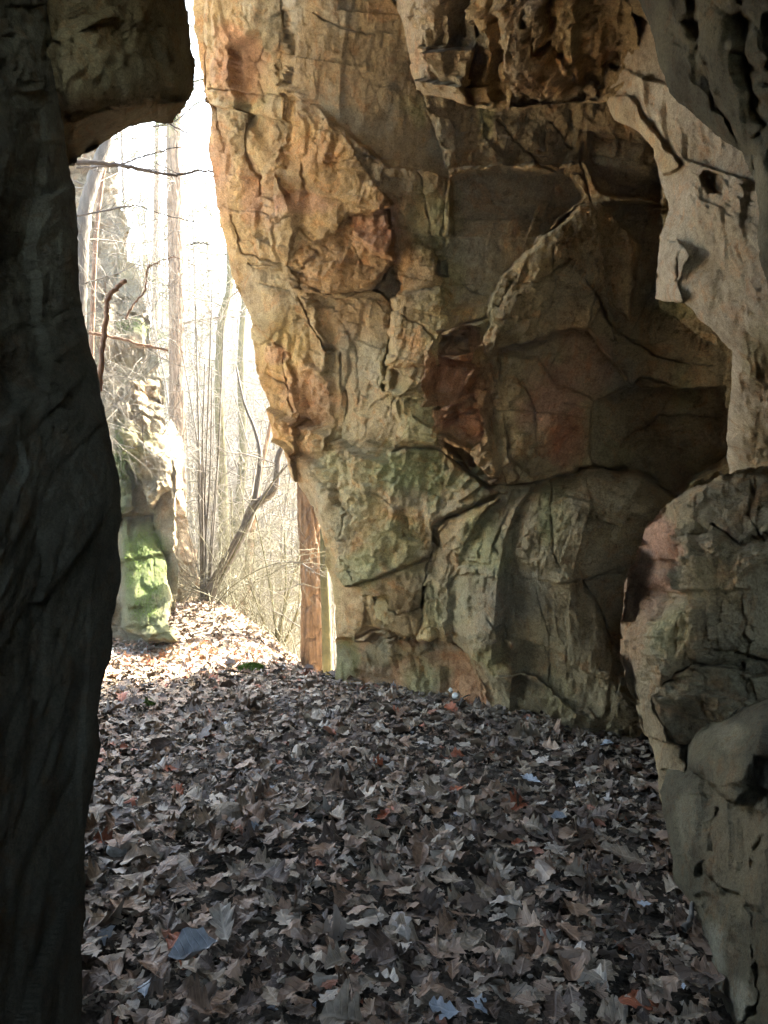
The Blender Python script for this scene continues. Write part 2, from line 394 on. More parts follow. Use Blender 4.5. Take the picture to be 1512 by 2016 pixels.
    pxk, pyk, dk = PX[keep][bv], PY[keep][bv], D2[keep][bv]
    rows = [VV]; cols = [CC]; prev = bv.copy(); mp = -np.ones(n0, int)
    allq = [Q]; allr = [fr]; base = n0; maps = {}
    prevmap = np.arange(n0)
    for t, inw in ((.03, .6), (.10, 3), (.22, 8), (.45, 18), (.75, 34), (1.0, 55)):
        dn = dk+t*skirt+.04*t*n2(pxk/40., pyk/40., 3)
        nx, ny, nz = W(pxk+gxk*inw, pyk+gyk*inw, dn)
        rows.append(np.stack([nx, ny, nz], 1)); cols.append(CC[bv]*.9)
        cur = -np.ones(n0, int); cur[bv] = base+np.arange(len(bv)); base += len(bv)
        allq.append(np.stack([prevmap[BE[:, 1]], prevmap[BE[:, 0]], cur[BE[:, 0]], cur[BE[:, 1]]], 1)); allr.append(bf)
        prevmap = cur
    VV = np.concatenate(rows); CC = np.concatenate(cols); Q = np.concatenate(allq); fr = np.concatenate(allr)
    ids = np.unique(fr)
    if root_at is None: root_at = (float(VV[:, 0].mean()), float(VV[:, 1].mean()), float(VV[:, 2].min()))
    small = [i for i in ids if (fr == i).sum() < 30]
    for i in small: fr[fr == i] = ids[0]
    ids = np.unique(fr)
    if len(ids) == 1:
        o = mesh_np(name, VV, Q, mat, col=CC); tag(o, label, cat, group, kind); return o
    root = thing(name, root_at, label, cat, group)
    if kind: root['kind'] = kind
    for i in ids:
        qf = Q[fr == i]; uv_ = np.unique(qf); rm = np.zeros(len(VV), int); rm[uv_] = np.arange(len(uv_))
        o = mesh_np(part, VV[uv_], rm[qf], mat, col=CC[uv_]); reparent(o, root)
    return root

# ------------------------------------------------------------------ terrain
PLATEAU = [(40, 6.0), (3, 6.2), (-.35, 6.35), (-.9, 6.6), (-1.6, 8.0), (-2.45, 10.0), (-2.9, 10.9), (-4.2, 11.8), (-8, 14), (-60, 30), (-60, -12), (40, -12)]
def ground_z(x, y):
    x = np.asarray(x, float); y = np.asarray(y, float)
    s = poly_sd(x, y, PLATEAU)
    out = np.clip(-s, 0, None)
    z = -.62*out*(1-np.exp(-out/.5))
    z = np.maximum(z, -9-.02*out)
    hill = -9+np.clip(y-20+.25*(x+6), 0, None)*.40
    hill = np.minimum(hill, 13+.05*(y-70))
    z = np.where(out > 0, np.maximum(z, hill), z)
    z = z+.035*fbm(x*1.3, y*1.3, 3, 60)+.6*fbm(x*.15, y*.15, 3, 61)*np.clip(out/6., 0, 1)
    z = z+.24*np.exp(-((x+2.25)**2+(y-9.8)**2)/.9)
    z = z-.07*np.clip((y-4.8)/1.2, 0, 1)
    return z
def ground_sheet():
    def axis(a, b, c, d, n_in, n_out):
        i = np.linspace(b, c, n_in); l = b-(b-a)*np.linspace(1, 0, n_out)[:-1]**2.2; r = c+(d-c)*np.linspace(0, 1, n_out)[1:]**2.2
        return np.concatenate([l, i, r])
    xs = axis(-160, -5, 4, 160, 200, 60); ys = axis(-9, 0, 14, 260, 260, 60)
    ys = np.sort(ys)
    X, Y = np.meshgrid(xs, ys); Z = ground_z(X, Y)
    n, m = X.shape; id_ = np.arange(n*m).reshape(n, m)
    Q = np.stack([id_[:-1, :-1].ravel(), id_[:-1, 1:].ravel(), id_[1:, 1:].ravel(), id_[1:, :-1].ravel()], 1)
    V = np.stack([X.ravel(), Y.ravel(), Z.ravel()], 1)
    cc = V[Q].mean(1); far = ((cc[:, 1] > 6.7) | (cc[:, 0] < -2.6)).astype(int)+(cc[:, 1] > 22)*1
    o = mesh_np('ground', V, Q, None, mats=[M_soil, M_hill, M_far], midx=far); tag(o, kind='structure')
    return o
GROUND = ground_sheet()

# ------------------------------------------------------------------ rock: great central wall
wallA = [(378, -270), (380, 0), (388, 90), (397, 150), (410, 230), (414, 300), (425, 380), (436, 440), (450, 490), (462, 545), (482, 600), (492, 640), (498, 720), (528, 795),
         (545, 860), (568, 880), (585, 925), (602, 962), (620, 1000), (632, 1050), (645, 1120), (655, 1200), (662, 1270), (660, 1365), (900, 1440), (1000, 1480), (1100, 1520), (1300, 1560), (1480, 1560), (1480, -270)]
baseA = [(380, 0, 5.2), (380, -260, 4.7), (560, 0, 4.75), (800, 0, 4.3), (1100, -200, 3.8), (1100, 100, 4.3), (1300, 200, 4.1), (1480, 300, 3.9),
         (430, 400, 5.6), (600, 400, 5.1), (800, 400, 4.7), (1000, 400, 4.5), (1200, 400, 4.4), (1450, 500, 4.1),
         (500, 700, 5.9), (700, 700, 5.25), (900, 700, 4.85), (1100, 700, 4.65), (1300, 700, 4.5), (1450, 800, 4.3),
         (600, 960, 6.15), (700, 950, 5.5), (850, 950, 5.1), (1000, 950, 4.9), (1200, 950, 4.75), (1450, 950, 4.5),
         (655, 1200, 6.25), (710, 1200, 5.8), (840, 1200, 5.4), (1000, 1200, 5.0), (1200, 1250, 4.8), (1450, 1250, 4.4),
         (660, 1340, 6.3), (750, 1330, 6.1), (900, 1375, 5.5), (1000, 1415, 5.1), (1100, 1450, 4.75), (1280, 1480, 4.5), (1450, 1500, 4.3)]
blA = [
 ([(360, -270), (530, -270), (560, 0), (548, 180), (560, 330), (500, 420), (420, 420), (405, 240), (375, 20)], .03, -.02, 0, 0, 'greyt'),
 ([(470, 90), (520, 60), (548, 180), (550, 290), (520, 310), (485, 250)], .05, .10, .02, 0, 'tan', .5),
 ([(560, -270), (880, -270), (800, 0), (830, 190), (870, 260), (880, 345), (830, 330), (760, 330), (680, 265), (630, 215), (575, 170), (552, 180), (563, 100)], -.02, -.10, -.05, 0, 'brown', .45),
 ([(558, 180), (600, 200), (680, 280), (720, 350), (765, 400), (730, 420), (680, 420), (640, 470), (590, 440), (565, 330)], .09, .06, .05, 0, 'ochre', .8),
 ([(680, 270), (760, 330), (870, 345), (880, 470), (860, 520), (800, 470), (762, 400)], .03, -.04, .0, 0, 'brown', .8),
 ([(640, 470), (690, 420), (760, 410), (765, 520), (720, 570), (620, 575), (600, 500)], .0, .08, .03, 0, 'orange', 1.3),
 ([(690, 425), (760, 420), (764, 515), (740, 500), (700, 460)], .10, .16, .10, 0, 'red', 1.2),
 ([(768, 430), (850, 490), (872, 555), (830, 578), (770, 572), (766, 520)], .04, .04, .0, .07, 'orange', .7),
 ([(425, 400), (500, 420), (560, 340), (600, 440), (580, 520), (610, 580), (560, 600), (470, 590), (445, 500)], .05, .02, -.03, 0, 'tan'),
 ([(470, 520), (560, 530), (590, 580), (580, 640), (520, 665), (475, 640)], .06, 0, 0, .12, 'greyt', .6),
 ([(590, 585), (622, 592), (640, 700), (640, 790), (652, 880), (610, 900), (570, 780), (560, 700), (535, 680), (575, 650)], .01, .10, 0, 0, 'tan', 1.1),
 ([(480, 640), (560, 700), (590, 800), (600, 905), (590, 960), (540, 850), (500, 740)], .03, .05, .03, 0, 'ochre', 1.3),
 ([(636, 590), (735, 582), (752, 600), (755, 700), (765, 860), (700, 872), (660, 872), (642, 780)], .03, -.02, 0, 0, 'greyt', .6),
 ([(765, 585), (870, 560), (888, 640), (870, 722), (770, 722), (756, 640)], .15, -.03, .02, .03, 'tan', .8),
 ([(770, 722), (870, 722), (858, 845), (780, 862), (766, 780)], .06, -.06, -.04, 0, 'greyt', .8),
 ([(772, 727), (835, 748), (800, 775), (775, 760)], .12, .25, .2, 0, 'ochre', .6, True),
 ([(775, 790), (860, 850), (850, 875), (778, 870)], .10, .05, .12, 0, 'tan', .8),
 ([(885, 345), (1000, 330), (1120, 345), (1150, 390), (1060, 470), (990, 540), (960, 600), (900, 600), (872, 560), (868, 500), (890, 460)], -.06, -.06, .03, 0, 'cool', .6),
 ([(830, 190), (1200, 190), (1310, 260), (1315, 400), (1180, 385), (1150, 330), (1000, 325), (880, 335)], -.16, -.03, -.06, 0, 'brown', 1.1),
 ([(955, 215), (1080, 240), (1070, 300), (990, 315), (950, 270)], -.10, 0, -.1, .08, 'brown', .8),
 ([(1160, 270), (1290, 280), (1300, 360), (1240, 380), (1160, 350)], -.12, 0, 0, .06, 'dbrown', .6),
 ([(990, 540), (1150, 402), (1182, 402), (1182, 520), (1152, 640), (980, 690), (962, 610)], .06, -.03, .02, .0, 'greyt', 1.1),
 ([(1180, 470), (1240, 430), (1250, 560), (1230, 620), (1190, 580)], .10, .05, 0, .04, 'brown', .6),
 ([(1182, 402), (1312, 400), (1300, 600), (1440, 700), (1420, 765), (1250, 760), (1155, 640), (1190, 600), (1240, 625), (1262, 480)], -.02, -.05, .02, 0, 'olive', .6),
 ([(985, 690), (1150, 645), (1245, 760), (1170, 790), (1100, 760), (1060, 700)], .0, -.05, .0, 0, 'brown', .7),
 ([(870, 650), (962, 630), (975, 760), (962, 800), (990, 900), (980, 952), (900, 900), (860, 872), (872, 780)], -.07, .04, 0, 0, 'orange', 2.0),
 ([(880, 660), (925, 650), (930, 690), (890, 700)], -.20, .1, .2, 0, 'dbrown', 1.),
 ([(925, 640), (960, 640), (965, 720), (940, 740), (930, 700)], -.02, .2, .1, 0, 'pink', 1.),
 ([(888, 700), (948, 715), (940, 785), (892, 805), (878, 760)], -.04, -.02, 0, .06, 'pink', .9),
 ([(900, 822), (955, 800), (970, 850), (940, 880), (880, 850)], -.10, .05, -.25, 0, 'red', 1.2),
 ([(880, 865), (935, 885), (985, 945), (930, 930)], -.22, .1, .3, 0, 'dred', 1.2),
 ([(965, 612), (986, 640), (988, 750), (1005, 880), (1022, 940), (1000, 957), (978, 880), (972, 760)], .04, .16, .0, 0, 'tan', 1.2),
 ([(990, 700), (1060, 700), (1100, 762), (1155, 830), (1152, 915), (1040, 932), (1012, 900), (988, 780)], .04, -.05, .0, .03, 'tan', 1.),
 ([(1170, 790), (1250, 762), (1430, 765), (1445, 900), (1330, 970), (1260, 930), (1165, 920), (1160, 830)], -.13, -.10, .02, 0, 'olive', .35),
 ([(600, 885), (760, 885), (870, 890), (940, 945), (980, 968), (900, 1012), (850, 1040), (838, 1100), (700, 1150), (655, 1090), (620, 1000)], .06, .0, .03, 0, 'greyt', 1.1),
 ([(700, 1152), (837, 1108), (838, 1255), (760, 1262), (692, 1250)], .02, .02, -.05, 0, 'tan', .9),
 ([(640, 1050), (655, 1092), (700, 1152), (692, 1250), (668, 1335), (648, 1200)], .05, .12, .0, 0, 'tan', .4),
 ([(735, 1165), (780, 1170), (770, 1235), (740, 1225)], -.03, .2, .2, 0, 'ygreen', .7),
 ([(855, 1042), (930, 1003), (988, 972), (930, 1060), (892, 1150), (884, 1282), (850, 1272), (842, 1150)], .08, .03, .0, 0, 'ochre', .9),
 ([(988, 970), (1090, 940), (1170, 926), (1260, 932), (1330, 972), (1320, 1120), (1200, 1135), (1100, 1150), (940, 1130), (905, 1130), (935, 1060)], .04, .0, .03, .0, 'olive', .75),
 ([(905, 1132), (940, 1130), (1100, 1150), (1200, 1136), (1320, 1122), (1330, 1530), (1150, 1500), (1000, 1420), (940, 1350), (887, 1265), (892, 1180)], .05, .0, .0, .0, 'olive', .7),
 ([(1150, 1142), (1320, 1122), (1330, 1440), (1210, 1360), (1195, 1230)], .02, -.08, -.02, .0, 'olive', .6),
 ([(960, 1340), (1010, 1330), (1200, 1440), (1300, 1500), (1300, 1550), (1100, 1500), (1000, 1430)], -.02, .05, -.30, 0, 'olive', .7),
 ([(655, 1262), (840, 1268), (885, 1285), (945, 1370), (960, 1420), (800, 1380), (655, 1360)], .02, .02, .12, 0, 'red', .9),
 ([(762, 525), (776, 555), (766, 580), (752, 594), (726, 576), (744, 552)], -.55, 0, 0, -.01, 'black', .5),
 ([(858, 505), (878, 520), (878, 548), (858, 538)], -.2, 0, 0, 0, 'dbrown', .5, True),
]
crA = [([(410, 60), (420, 140), (415, 200), (440, 300)], 2.5, .05), ([(500, 420), (560, 440), (590, 425)], 2.5, .05), ([(430, 180), (500, 188), (545, 182)], 2.5, .06), ([(600, 20), (680, 60), (760, 62)], 2, .04),
       ([(820, 330), (835, 400), (850, 480)], 2.5, .06), ([(880, 340), (872, 420), (868, 500)], 3, .06), ([(905, 560), (985, 605), (1010, 560)], 3, .06), ([(1000, 560), (1060, 560), (1120, 520)], 2.5, .05),
       ([(1060, 640), (1090, 580), (1085, 500)], 2.5, .05), ([(1020, 740), (1050, 800), (1055, 900)], 2.5, .05), ([(650, 620), (690, 700), (685, 800)], 2, .05), ([(780, 620), (830, 640), (875, 690)], 2.5, .05),
       ([(700, 900), (720, 960), (790, 1000), (800, 1060)], 2.5, .05), ([(640, 940), (690, 990), (700, 1060)], 2.5, .04), ([(740, 1160), (790, 1200), (836, 1190)], 2.5, .05), ([(900, 1050), (880, 1100), (890, 1150)], 3, .06),
       ([(1000, 1000), (980, 1080), (1000, 1140)], 2.5, .05), ([(960, 1200), (1000, 1300), (990, 1380)], 2.5, .05), ([(1050, 1160), (1070, 1260), (1050, 1360)], 2.5, .05), ([(500, 560), (560, 575)], 2.5, .05), ([(520, 740), (580, 770), (600, 850)], 3, .07),
       ([(1200, 640), (1290, 700), (1400, 720)], 2.5, .06), ([(1220, 880), (1300, 820), (1420, 830)], 2, .04), ([(600, 440), (640, 500), (600, 560)], 2.5, .05), ([(980, 230), (1060, 330), (1140, 350)], 4, .08), ([(1080, 250), (1130, 300)], 4, .08),
       ([(557, -200), (557, 0), (565, 90), (560, 150), (548, 180), (552, 260), (568, 330)], 6, .13), ([(484, 210), (485, 300), (502, 380)], 6, .12),
       ([(590, 580), (615, 640), (640, 690)], 6, .14), ([(490, 517), (580, 522), (650, 575), (728, 574)], 2.5, .05), ([(762, 420), (768, 500), (762, 540)], 3, .08),
       ([(758, 590), (752, 640), (765, 720), (765, 862)], 5, .13), ([(760, 882), (860, 885), (900, 910), (960, 952), (1000, 957)], 7, .18),
       ([(1000, 957), (1080, 940), (1170, 920), (1260, 932), (1320, 970), (1400, 1000)], 7, .2), ([(985, 968), (900, 1015), (850, 1040), (855, 1080), (836, 1120), (840, 1180), (836, 1270)], 9, .18),
       ([(1090, 945), (1085, 1000), (1090, 1090), (1110, 1120)], 2.5, .05), ([(1110, 1147), (1200, 1130), (1260, 1110)], 3.5, .08), ([(1150, 1140), (1180, 1190), (1200, 1260)], 4, .09),
       ([(988, 542), (1060, 480), (1150, 400)], 9, .16), ([(1152, 555), (1190, 620), (1212, 668)], 5, .12), ([(1238, 765), (1262, 742), (1310, 752)], 4, .08),
       ([(1152, 290), (1142, 340), (1165, 400)], 5, .12), ([(548, 700), (560, 760), (578, 810)], 5, .12), ([(460, 420), (475, 500), (560, 515)], 3.5, .08), ([(690, 425), (720, 412), (750, 408)], 6, .12),
       ([(585, 300), (610, 380)], 4, .06), ([(655, 700), (662, 790), (660, 870)], 4, .07), ([(690, 1254), (840, 1262), (900, 1300)], 6, .12), ([(880, 660), (905, 640), (960, 625)], 6, .15),
       ([(640, 320), (700, 310), (760, 312)], 2.5, .03), ([(700, 480), (720, 540)], 2.5, .04), ([(515, 60), (500, 130), (510, 200)], 3, .04), ([(660, 1040), (700, 1100), (730, 1150)], 3, .03)]
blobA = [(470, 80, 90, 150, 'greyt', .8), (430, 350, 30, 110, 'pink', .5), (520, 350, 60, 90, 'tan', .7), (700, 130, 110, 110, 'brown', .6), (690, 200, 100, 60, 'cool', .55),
         (620, 330, 60, 90, 'ochre', .5), (560, 760, 60, 130, 'ochre', .8), (610, 950, 28, 110, 'orange', .8), (720, 920, 90, 50, 'green', .4), (850, 930, 100, 45, 'green', .8),  # ochre rock at left edge, strengthened to paint in its golden bounce glow
         (700, 1010, 50, 60, 'ygreen', .6), (770, 1060, 70, 60, 'ochre', .6), (880, 480, 30, 130, 'green', .5), (970, 640, 30, 60, 'green', .5), (850, 600, 40, 90, 'ygreen', .35),
         (1085, 800, 60, 90, 'pink', .8), (1120, 860, 40, 60, 'red', .75), (1180, 560, 50, 90, 'brown', .5), (960, 1080, 50, 90, 'green', .6), (1000, 1180, 80, 60, 'cool', .5), (960, 1300, 30, 30, 'ygreen', .8),
         (1180, 980, 60, 30, 'brown', .7), (1050, 620, 70, 80, 'brown', .5), (1050, 1000, 60, 30, 'tan', .4), (640, 1150, 20, 90, 'ygreen', .4), (680, 1300, 30, 40, 'moss', .8), (760, 1290, 50, 20, 'ygreen', .6)]
rb_ = random.Random(5)
for k_ in range(120):
    bx_ = rb_.uniform(400, 1400); by_ = rb_.uniform(0, 1400)
    if by_ > 880: cl_ = rb_.choice(['green', 'green', 'ygreen', 'olive', 'tan', 'grey', 'brown'])
    elif 840 < bx_ < 1160 and by_ > 600: cl_ = rb_.choice(['red', 'pink', 'orange', 'green', 'brown', 'greyt'])
    elif bx_ < 760: cl_ = rb_.choice(['ochre', 'tan', 'orange', 'greyt', 'cool', 'pink', 'brown', 'ygreen'])
    else: cl_ = rb_.choice(['brown', 'cool', 'cool', 'green', 'greyt', 'grey', 'tan', 'green'])
    blobA.append((bx_, by_, rb_.uniform(14, 60), rb_.uniform(18, 80), cl_, rb_.uniform(.3, .65)))
blobA += [(830, 930, 90, 40, 'green', .6), (930, 760, 50, 100, 'red', .5), (900, 900, 40, 40, 'orange', .5)]
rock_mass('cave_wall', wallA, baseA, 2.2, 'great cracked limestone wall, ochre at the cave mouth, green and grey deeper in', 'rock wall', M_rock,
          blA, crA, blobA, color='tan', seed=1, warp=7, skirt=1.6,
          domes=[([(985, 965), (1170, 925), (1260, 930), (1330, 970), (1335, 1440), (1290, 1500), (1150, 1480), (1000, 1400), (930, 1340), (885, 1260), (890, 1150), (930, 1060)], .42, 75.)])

# ceiling block with jagged underside
polB = [(745, -270), (768, 0), (790, 50), (802, 120), (822, 178), (850, 190), (900, 196), (940, 214), (1000, 214), (1060, 214), (1075, 205), (1150, 205), (1200, 200), (1300, 230), (1345, 150), (1345, -270)]
baseB = [(780, 0, 4.0), (830, 180, 4.1), (1000, 0, 3.35), (1000, 210, 3.7), (1200, 200, 3.35), (1280, 220, 3.15), (1250, 0, 2.75), (1100, -260, 2.5), (800, -260, 3.4), (1345, -260, 2.25)]
blB = [([(745, -270), (850, -270), (835, 90), (830, 190), (800, 120), (768, 0)], .05, .25, 0, 0, 'pale', .5),
       ([(835, 100), (930, 90), (935, 200), (840, 195)], .08, .02, -.1, 0, 'pale', 1.3),
       ([(850, -100), (930, -60), (930, 95), (850, 90), (840, 20)], .0, .12, -.1, 0, 'pale', 1.2),
       ([(930, -80), (1010, -60), (1020, 80), (990, 200), (935, 205)], .04, .15, -.08, 0, 'tan', 1.4),
       ([(1010, -80), (1080, -60), (1110, 100), (1180, 195), (1000, 210), (1020, 80)], .0, -.05, -.12, 0, 'pale', 1.5),
       ([(1080, -100), (1180, -80), (1270, 150), (1180, 190), (1110, 100)], .05, .05, -.1, 0, 'tan', 1.0),
       ([(1150, -270), (1345, -270), (1345, 200), (1260, 170), (1170, 0)], -.05, -.08, -.1, 0, 'greyt', .9)]
rock_mass('ceiling_rock', polB, baseB, 2.4, 'broken tan rock bulging down from the cave ceiling at the top', 'rock', M_rock, blB,
          [([(932, 0), (936, 100), (934, 210)], 6, .12), ([(1010, 60), (1080, 140), (1160, 190)], 6, .08), ([(1060, 0), (1120, 90), (1200, 150)], 5, .07)],
          [(1130, 120, 60, 30, 'orange', .5), (900, 150, 50, 30, 'greyt', .5), (960, 60, 30, 70, 'ochre', .5)], seed=5, rough=1.0, facet=1.3, skirt=1.0, edge_round=.05, fr=1.5)

# pale pitted column
polC = [(1195, 190), (1215, 235), (1262, 262), (1288, 290), (1298, 350), (1312, 410), (1297, 470), (1284, 545), (1290, 590), (1350, 600), (1392, 640), (1442, 690), (1434, 800), (1428, 900), (1445, 1000), (1800, 1050), (1800, -200), (1280, -200), (1230, 100)]
baseC = [(1200, 200, 3.35), (1300, 400, 3.05), (1300, 580, 2.95), (1430, 900, 3.45), (1500, 300, 2.45), (1500, 600, 2.4), (1500, 900, 3.25), (1500, 1000, 3.6), (1800, 1000, 3.2), (1800, 500, 1.8), (1300, 0, 2.9), (1800, -200, 1.6), (1400, 450, 2.65), (1380, 200, 2.8)]
blC = [([(1195, 190), (1240, 190), (1300, 270), (1330, 330), (1300, 350), (1255, 262), (1215, 235)], .03, .05, 0, 0, 'tan', 1.2),
       ([(1284, 600), (1284, 545), (1297, 470), (1330, 470), (1350, 500), (1325, 560), (1345, 600)], .03, .25, 0, .03, 'pale', .6),
       ([(1385, 340), (1425, 345), (1425, 385), (1395, 385)], -.05, 0, 0, 0, 'brown', .6, True)]
rock_mass('rock_column', polC, baseC, 3.0, 'smooth pale pitted limestone column hanging on the right of the cave', 'rock', M_pale, blC,
          [([(1335, 480), (1325, 520), (1318, 560)], 5, .03)], [(1330, 300, 50, 60, 'tan', .3), (1420, 500, 60, 120, 'tan', .35), (1500, 900, 40, 90, 'grey', .5), (1490, 700, 30, 60, 'green', .3)],
          color='pale', seed=9, rough=.75, facet=.55, skirt=.8, sfac=.2, edge_round=.05, fr=1.8)

# dark lobes in the upper right
polD = [(1238, -270), (1255, 0), (1290, 95), (1318, 185), (1365, 225), (1410, 270), (1462, 300), (1488, 360), (1492, 480), (1535, 640), (1560, 760), (2000, 800), (2000, -270)]
baseD = [(1250, 0, 2.5), (1330, 190, 2.4), (1470, 300, 2.15), (1490, 500, 2.05), (1512, 0, 1.95), (1700, 300, 1.5), (2000, -270, 1.1), (2000, 800, 1.1), (1560, 760, 2.0), (1300, -270, 2.0)]
blD = []
crD = [([(1330, -200), (1372, 60), (1402, 170), (1462, 298)], 46, .05), ([(1440, -200), (1486, 120), (1500, 240), (1486, 340)], 40, .05), ([(1520, -100), (1540, 200), (1530, 500), (1600, 760)], 50, .05)]
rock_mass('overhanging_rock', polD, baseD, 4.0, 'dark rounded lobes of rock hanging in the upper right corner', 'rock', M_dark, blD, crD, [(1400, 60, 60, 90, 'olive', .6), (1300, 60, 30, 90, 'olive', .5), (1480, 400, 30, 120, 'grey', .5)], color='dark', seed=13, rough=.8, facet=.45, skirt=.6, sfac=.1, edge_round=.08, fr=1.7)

# right boulder
polE = [(1520, 905), (1470, 918), (1400, 950), (1345, 975), (1310, 990), (1272, 1030), (1250, 1100), (1230, 1150), (1220, 1230), (1240, 1340), (1262, 1420), (1290, 1500), (1320, 1660), (1500, 1720), (1800, 1720), (1800, 900)]
baseE = [(1300, 1000, 3.25), (1240, 1200, 3.3), (1450, 930, 3.05), (1600, 910, 2.9), (1400, 1200, 2.8), (1512, 1200, 2.65), (1512, 1050, 2.72), (1300, 1500, 3.0), (1800, 1200, 2.6), (1500, 1450, 2.65), (1800, 1700, 2.5), (1350, 1650, 2.8)]
blE = [([(1310, 990), (1322, 1060), (1300, 1150), (1285, 1260), (1300, 1380), (1345, 1500), (1370, 1640), (1310, 1640), (1285, 1500), (1240, 1340), (1218, 1230), (1250, 1100), (1272, 1030)], .0, .22, .02, 0, 'brown', 1.),
       ([(1310, 990), (1345, 975), (1400, 950), (1520, 905), (1540, 1010), (1440, 1060), (1400, 1030), (1330, 1060)], .03, -.05, .10, .02, 'brown', .8),
       ([(1330, 1062), (1400, 1034), (1440, 1062), (1620, 1030), (1620, 1300), (1480, 1330), (1380, 1300), (1300, 1370), (1290, 1260), (1304, 1150)], .05, -.12, -.02, .08, 'brown', .9),
       ([(1302, 1372), (1380, 1304), (1480, 1334), (1620, 1304), (1620, 1700), (1372, 1640), (1347, 1500)], .0, -.04, -.06, 0, 'olive', 1.)]
rock_mass('boulder', polE, baseE, 3.0, 'large brown boulder with a pinkish left rim leaning at the right edge', 'boulder', M_rock, blE,
          [([(1330, 1062), (1400, 1034), (1450, 1065), (1530, 1040)], 5, .04), ([(1480, 950), (1465, 1000), (1500, 1060)], 5, .05)],
          [(1340, 1030, 40, 40, 'tan', .4), (1250, 1180, 34, 150, 'pink', .6), (1270, 1060, 40, 40, 'pink', .6), (1400, 1150, 60, 60, 'ochre', .4), (1330, 1230, 40, 60, 'green', .5), (1450, 1300, 60, 50, 'olive', .6), (1300, 1080, 40, 80, 'pink', .7), (1250, 1250, 30, 60, 'tan', .5), (1350, 1250, 40, 80, 'ochre', .35)], color='brown', seed=17, rough=1.2, skirt=.8, edge_round=.05, fr=1.4)

# knobbly rock bottom right
polF = [(1600, 1375), (1512, 1378), (1450, 1395), (1400, 1420), (1358, 1465), (1350, 1512), (1315, 1515), (1298, 1560), (1318, 1650), (1326, 1730), (1372, 1800), (1398, 1900), (1430, 2030), (1455, 2300), (2000, 2300), (2000, 1375)]
baseF = [(1300, 1540, 2.8), (1325, 1700, 2.55), (1380, 1820, 2.3), (1440, 2040, 1.98), (1450, 1400, 2.6), (1500, 1450, 2.35), (1512, 1700, 2.0), (1512, 2000, 1.75), (2000, 1700, 1.1), (1460, 2300, 1.75), (2000, 2300, 1.0), (2000, 1400, 1.3)]
blF = [([(1358, 1465), (1400, 1420), (1512, 1378), (1600, 1378), (1600, 1470), (1500, 1500), (1440, 1580), (1390, 1540), (1352, 1510)], .03, .03, .10, .10, 'dark', 1.),
       ]
crF = [([(1404, 1590), (1400, 1640), (1372, 1722), (1390, 1800)], 26, .035), ([(1380, 1722), (1440, 1760), (1490, 1800), (1490, 1950), (1445, 2040)], 24, .03), ([(1500, 1505), (1512, 1600), (1470, 1700)], 22, .03)]
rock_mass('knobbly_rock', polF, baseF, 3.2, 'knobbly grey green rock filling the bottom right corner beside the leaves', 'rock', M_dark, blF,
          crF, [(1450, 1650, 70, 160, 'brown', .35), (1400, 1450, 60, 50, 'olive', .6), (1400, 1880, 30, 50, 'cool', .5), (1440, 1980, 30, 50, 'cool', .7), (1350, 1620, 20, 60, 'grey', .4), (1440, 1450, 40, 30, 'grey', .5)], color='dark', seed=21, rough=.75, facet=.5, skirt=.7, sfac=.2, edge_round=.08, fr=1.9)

# left pillar in deep shade
polL = [(-900, -330), (60, -330), (110, 180), (128, 300), (140, 330), (150, 480), (156, 570), (172, 660), (192, 740), (205, 810), (222, 880), (238, 960), (246, 1010), (236, 1050), (242, 1150), (222, 1230), (216, 1300), (196, 1360), (190, 1410), (202, 1470), (186, 1540), (172, 1620), (172, 1740), (163, 1850), (160, 2016), (152, 2500), (-900, 2500)]
baseL = [(140, 320, 2.05), (0, 300, 1.65), (240, 1000, 1.95), (200, 1400, 1.85), (165, 1900, 1.75), (0, 1000, 1.5), (0, 1900, 1.35), (-900, 0, .9), (-900, 1200, .85), (-900, 2500, .8), (152, 2400, 1.7), (60, -330, 1.9), (100, 700, 1.85)]
blL = []
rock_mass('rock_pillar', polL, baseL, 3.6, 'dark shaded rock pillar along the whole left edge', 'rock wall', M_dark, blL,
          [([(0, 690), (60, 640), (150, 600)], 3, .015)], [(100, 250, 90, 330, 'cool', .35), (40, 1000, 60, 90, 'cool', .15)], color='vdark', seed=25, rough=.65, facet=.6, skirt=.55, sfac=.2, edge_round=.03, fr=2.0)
# hanging block at the top left
polK = [(372, -330), (372, 0), (381, 60), (386, 130), (382, 175), (374, 198), (335, 235), (262, 258), (205, 288), (160, 305), (138, 322), (100, 330), (80, 180), (0, -50), (-100, -330)]
baseK = [(380, 100, 2.75), (380, -300, 2.6), (260, 200, 2.3), (140, 250, 2.15), (200, 0, 2.2), (100, -300, 2.0), (140, 320, 2.35), (260, 262, 2.5), (370, 200, 2.75)]
blK = [([(136, 325), (140, 235), (250, 205), (330, 205), (378, 198), (335, 238), (262, 262), (205, 292)], .02, .0, -.30, 0, 'greyt', .5),
       ([(120, 60), (290, -20), (290, 100), (345, 160), (330, 203), (250, 203), (140, 232), (118, 180)], .03, .0, 0, .05, 'greyt', 1.1),
       ([(295, -330), (385, -330), (390, 195), (345, 200), (347, 160), (292, 100)], .0, -.05, 0, .03, 'grey', .8)]
rock_mass('hanging_rock', polK, baseK, 2.6, 'blocky dark rock jutting in from the top left above the opening', 'rock', M_dark, blK,
          [([(300, -100), (285, 30), (230, 70)], 6, .05), ([(130, 228), (200, 205), (260, 212)], 5, .04)], [(240, 150, 60, 50, 'grey', .5)], color='greyt', seed=29, rough=.7, facet=.9, skirt=.9, edge_round=.05, fr=1.7)

